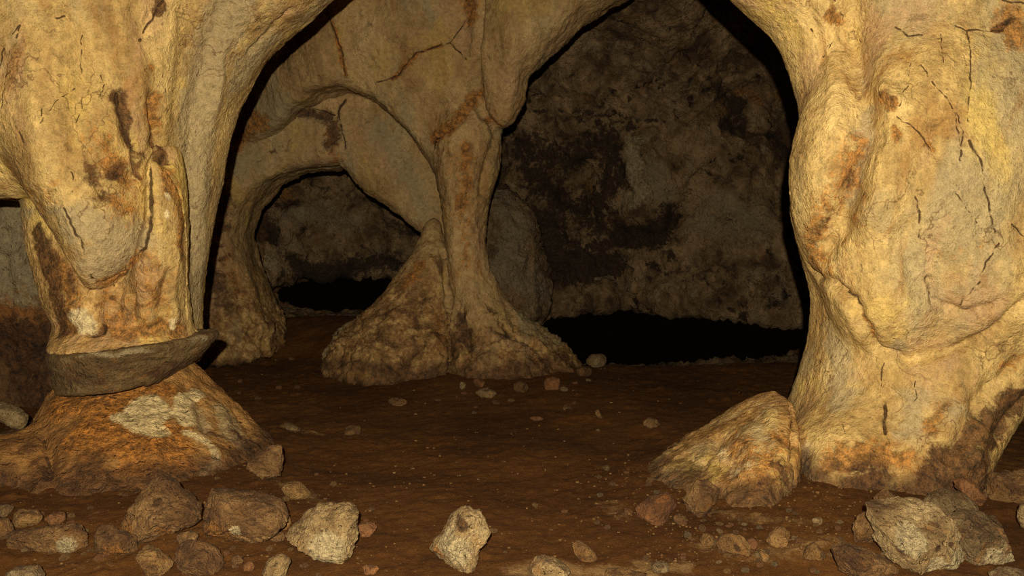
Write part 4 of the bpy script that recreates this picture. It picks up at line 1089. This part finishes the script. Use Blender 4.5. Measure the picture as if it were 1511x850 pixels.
PILED = [
 ('b', 'dark pointed rock behind the top of the large pale boulder', [(1289, 752), (1291, 735), (1308, 720), (1328, 740), (1332, 760), (1310, 772)], .7, 2.86),
 ('g', 'rounded grey brown rock wedged behind the two biggest boulders', [(1366, 745), (1378, 732), (1397, 725), (1420, 728), (1445, 744), (1452, 775), (1410, 790), (1378, 775)], .8, 2.90),
 ('r', 'thin rust coloured flake with a white tip lying across the rubble', [(1410, 711), (1422, 704), (1440, 713), (1456, 736), (1458, 746), (1447, 748), (1427, 735), (1413, 721)], .7, 2.98),
 ('b', 'dark rubble boulder in the recess past the rust coloured flake', [(1458, 760), (1462, 720), (1472, 697), (1495, 687), (1525, 693), (1550, 740), (1530, 790), (1480, 795)], .7, 3.08),
 ('p', 'pale wedge of rock against the dark wall of the left recess', [(-6, 590), (12, 598), (24, 605), (38, 617), (34, 632), (18, 635), (6, 622), (-8, 612)], .8, 4.15),
 ('b', 'dark rubble rock beneath the pale wedge in the left recess', [(-15, 640), (10, 632), (35, 645), (45, 670), (20, 690), (-15, 690)], .9, 3.95),
]
for i, (m, lb, pix, dp, Y) in enumerate(PILED):
    nm = kind_of(lb)
    rock(nm, lb, RM[m], pix, dp, Y=Y, seed=i + 201, cat=nm, group='rocks piled against the columns')

# ------------------------------------------------------------------ pebbles one by one, and fine gravel
rs = np.random.RandomState(77)
def peb_mesh(seed, n):
    V, T = ICO[n]
    V = V * (1 + 0.25 * fbm(V * 1.3, 2, off=seed * 5.1))[:, None] * np.array([1, .85, .62])
    return V, T
pm = []
for i in range(8):
    V, T = peb_mesh(i, 3)
    me_o = mesh_obj('pebble', V, T, RM['tbrgp'[i % 5]])
    pm.append((me_o.data, ('tan', 'brown', 'reddish', 'grey', 'cream')[i % 5]))
    bpy.data.objects.remove(me_o)
zones = [(1000, 1260, 750, 850, 52, 'on the gravel in front of the buttress'), (20, 280, 745, 850, 26, 'in the rubble before the orange column base'),
         (300, 560, 690, 850, 26, 'around the rounded pale grey stone'), (700, 960, 740, 850, 10, 'on the open soil by the rusty flake stone'), (880, 1000, 690, 780, 12, 'by the reddish lumpy rock'),
         (320, 460, 500, 600, 8, 'on dark soil before the arch'), (640, 900, 560, 640, 12, 'on dark soil before the slender column'), (1230, 1330, 760, 850, 12, 'beside the large pale boulder')]
for x0, x1, y0, y1, n, where in zones:
    for _ in range(n):
        px, py = rs.uniform(x0, x1), rs.uniform(y0, y1)
        p = floor_hit(px, py)
        d = np.linalg.norm(p - CAMP)
        r = rs.uniform(3.0, 6.5) * d / FPX
        pk = pm[rs.randint(8)]
        o = bpy.data.objects.new('pebble', pk[0])
        o.location = (p[0], p[1], p[2] + 0.25 * r); o.scale = (r * rs.uniform(.8, 1.3), r, r); o.rotation_euler = (rs.uniform(-.3, .3), rs.uniform(-.3, .3), rs.uniform(0, 6.28))
        COL.objects.link(o)
        tag(o, 'small %s pebble lying loose %s' % (pk[1], where), 'pebble', 'small %s pebbles %s' % (pk[1], where))

GV, GT = [], []
bv, bt = ICO[2]
off = 0
for x0, x1, y0, y1, n in [(960, 1300, 735, 850, 900), (0, 560, 690, 850, 500), (560, 960, 640, 850, 220), (300, 1100, 520, 640, 120), (850, 1060, 680, 790, 200)]:
    for _ in range(n):
        px, py = rs.uniform(x0, x1), rs.uniform(y0, y1)
        Yg = CAMZ / max(0.05, (py - 340) / FPX)
        xg = (px - CX) / FPX * Yg
        r = (0.45 + 1.7 * rs.uniform() ** 3) * Yg / FPX
        GV.append(bv * np.array([rs.uniform(.8, 1.5), 1, rs.uniform(.5, .9)]) * r + np.array([xg, Yg, 0])); GT.append(bt + off); off += len(bv)
GV = np.concatenate(GV); GT = np.concatenate(GT)
cen = np.repeat(GV.reshape(-1, len(bv), 3).mean(1), len(bv), 0)
near = np.clip(np.searchsorted(ys, cen[::len(bv), 1]), 1, ny_ - 1), np.clip(((cen[::len(bv), 0] + 4.6) / 0.02).astype(int), 0, nx_ - 1)
gz = FLOOR.V[:, 2].reshape(ny_, nx_)[near]
GV[:, 2] += np.repeat(gz, len(bv)) + 0.001
gr = mesh_obj('gravel', GV, GT, M_RTAN)
gr.parent = fl
tag(gr, 'fine tan grit strewn over the soil', kind='stuff')
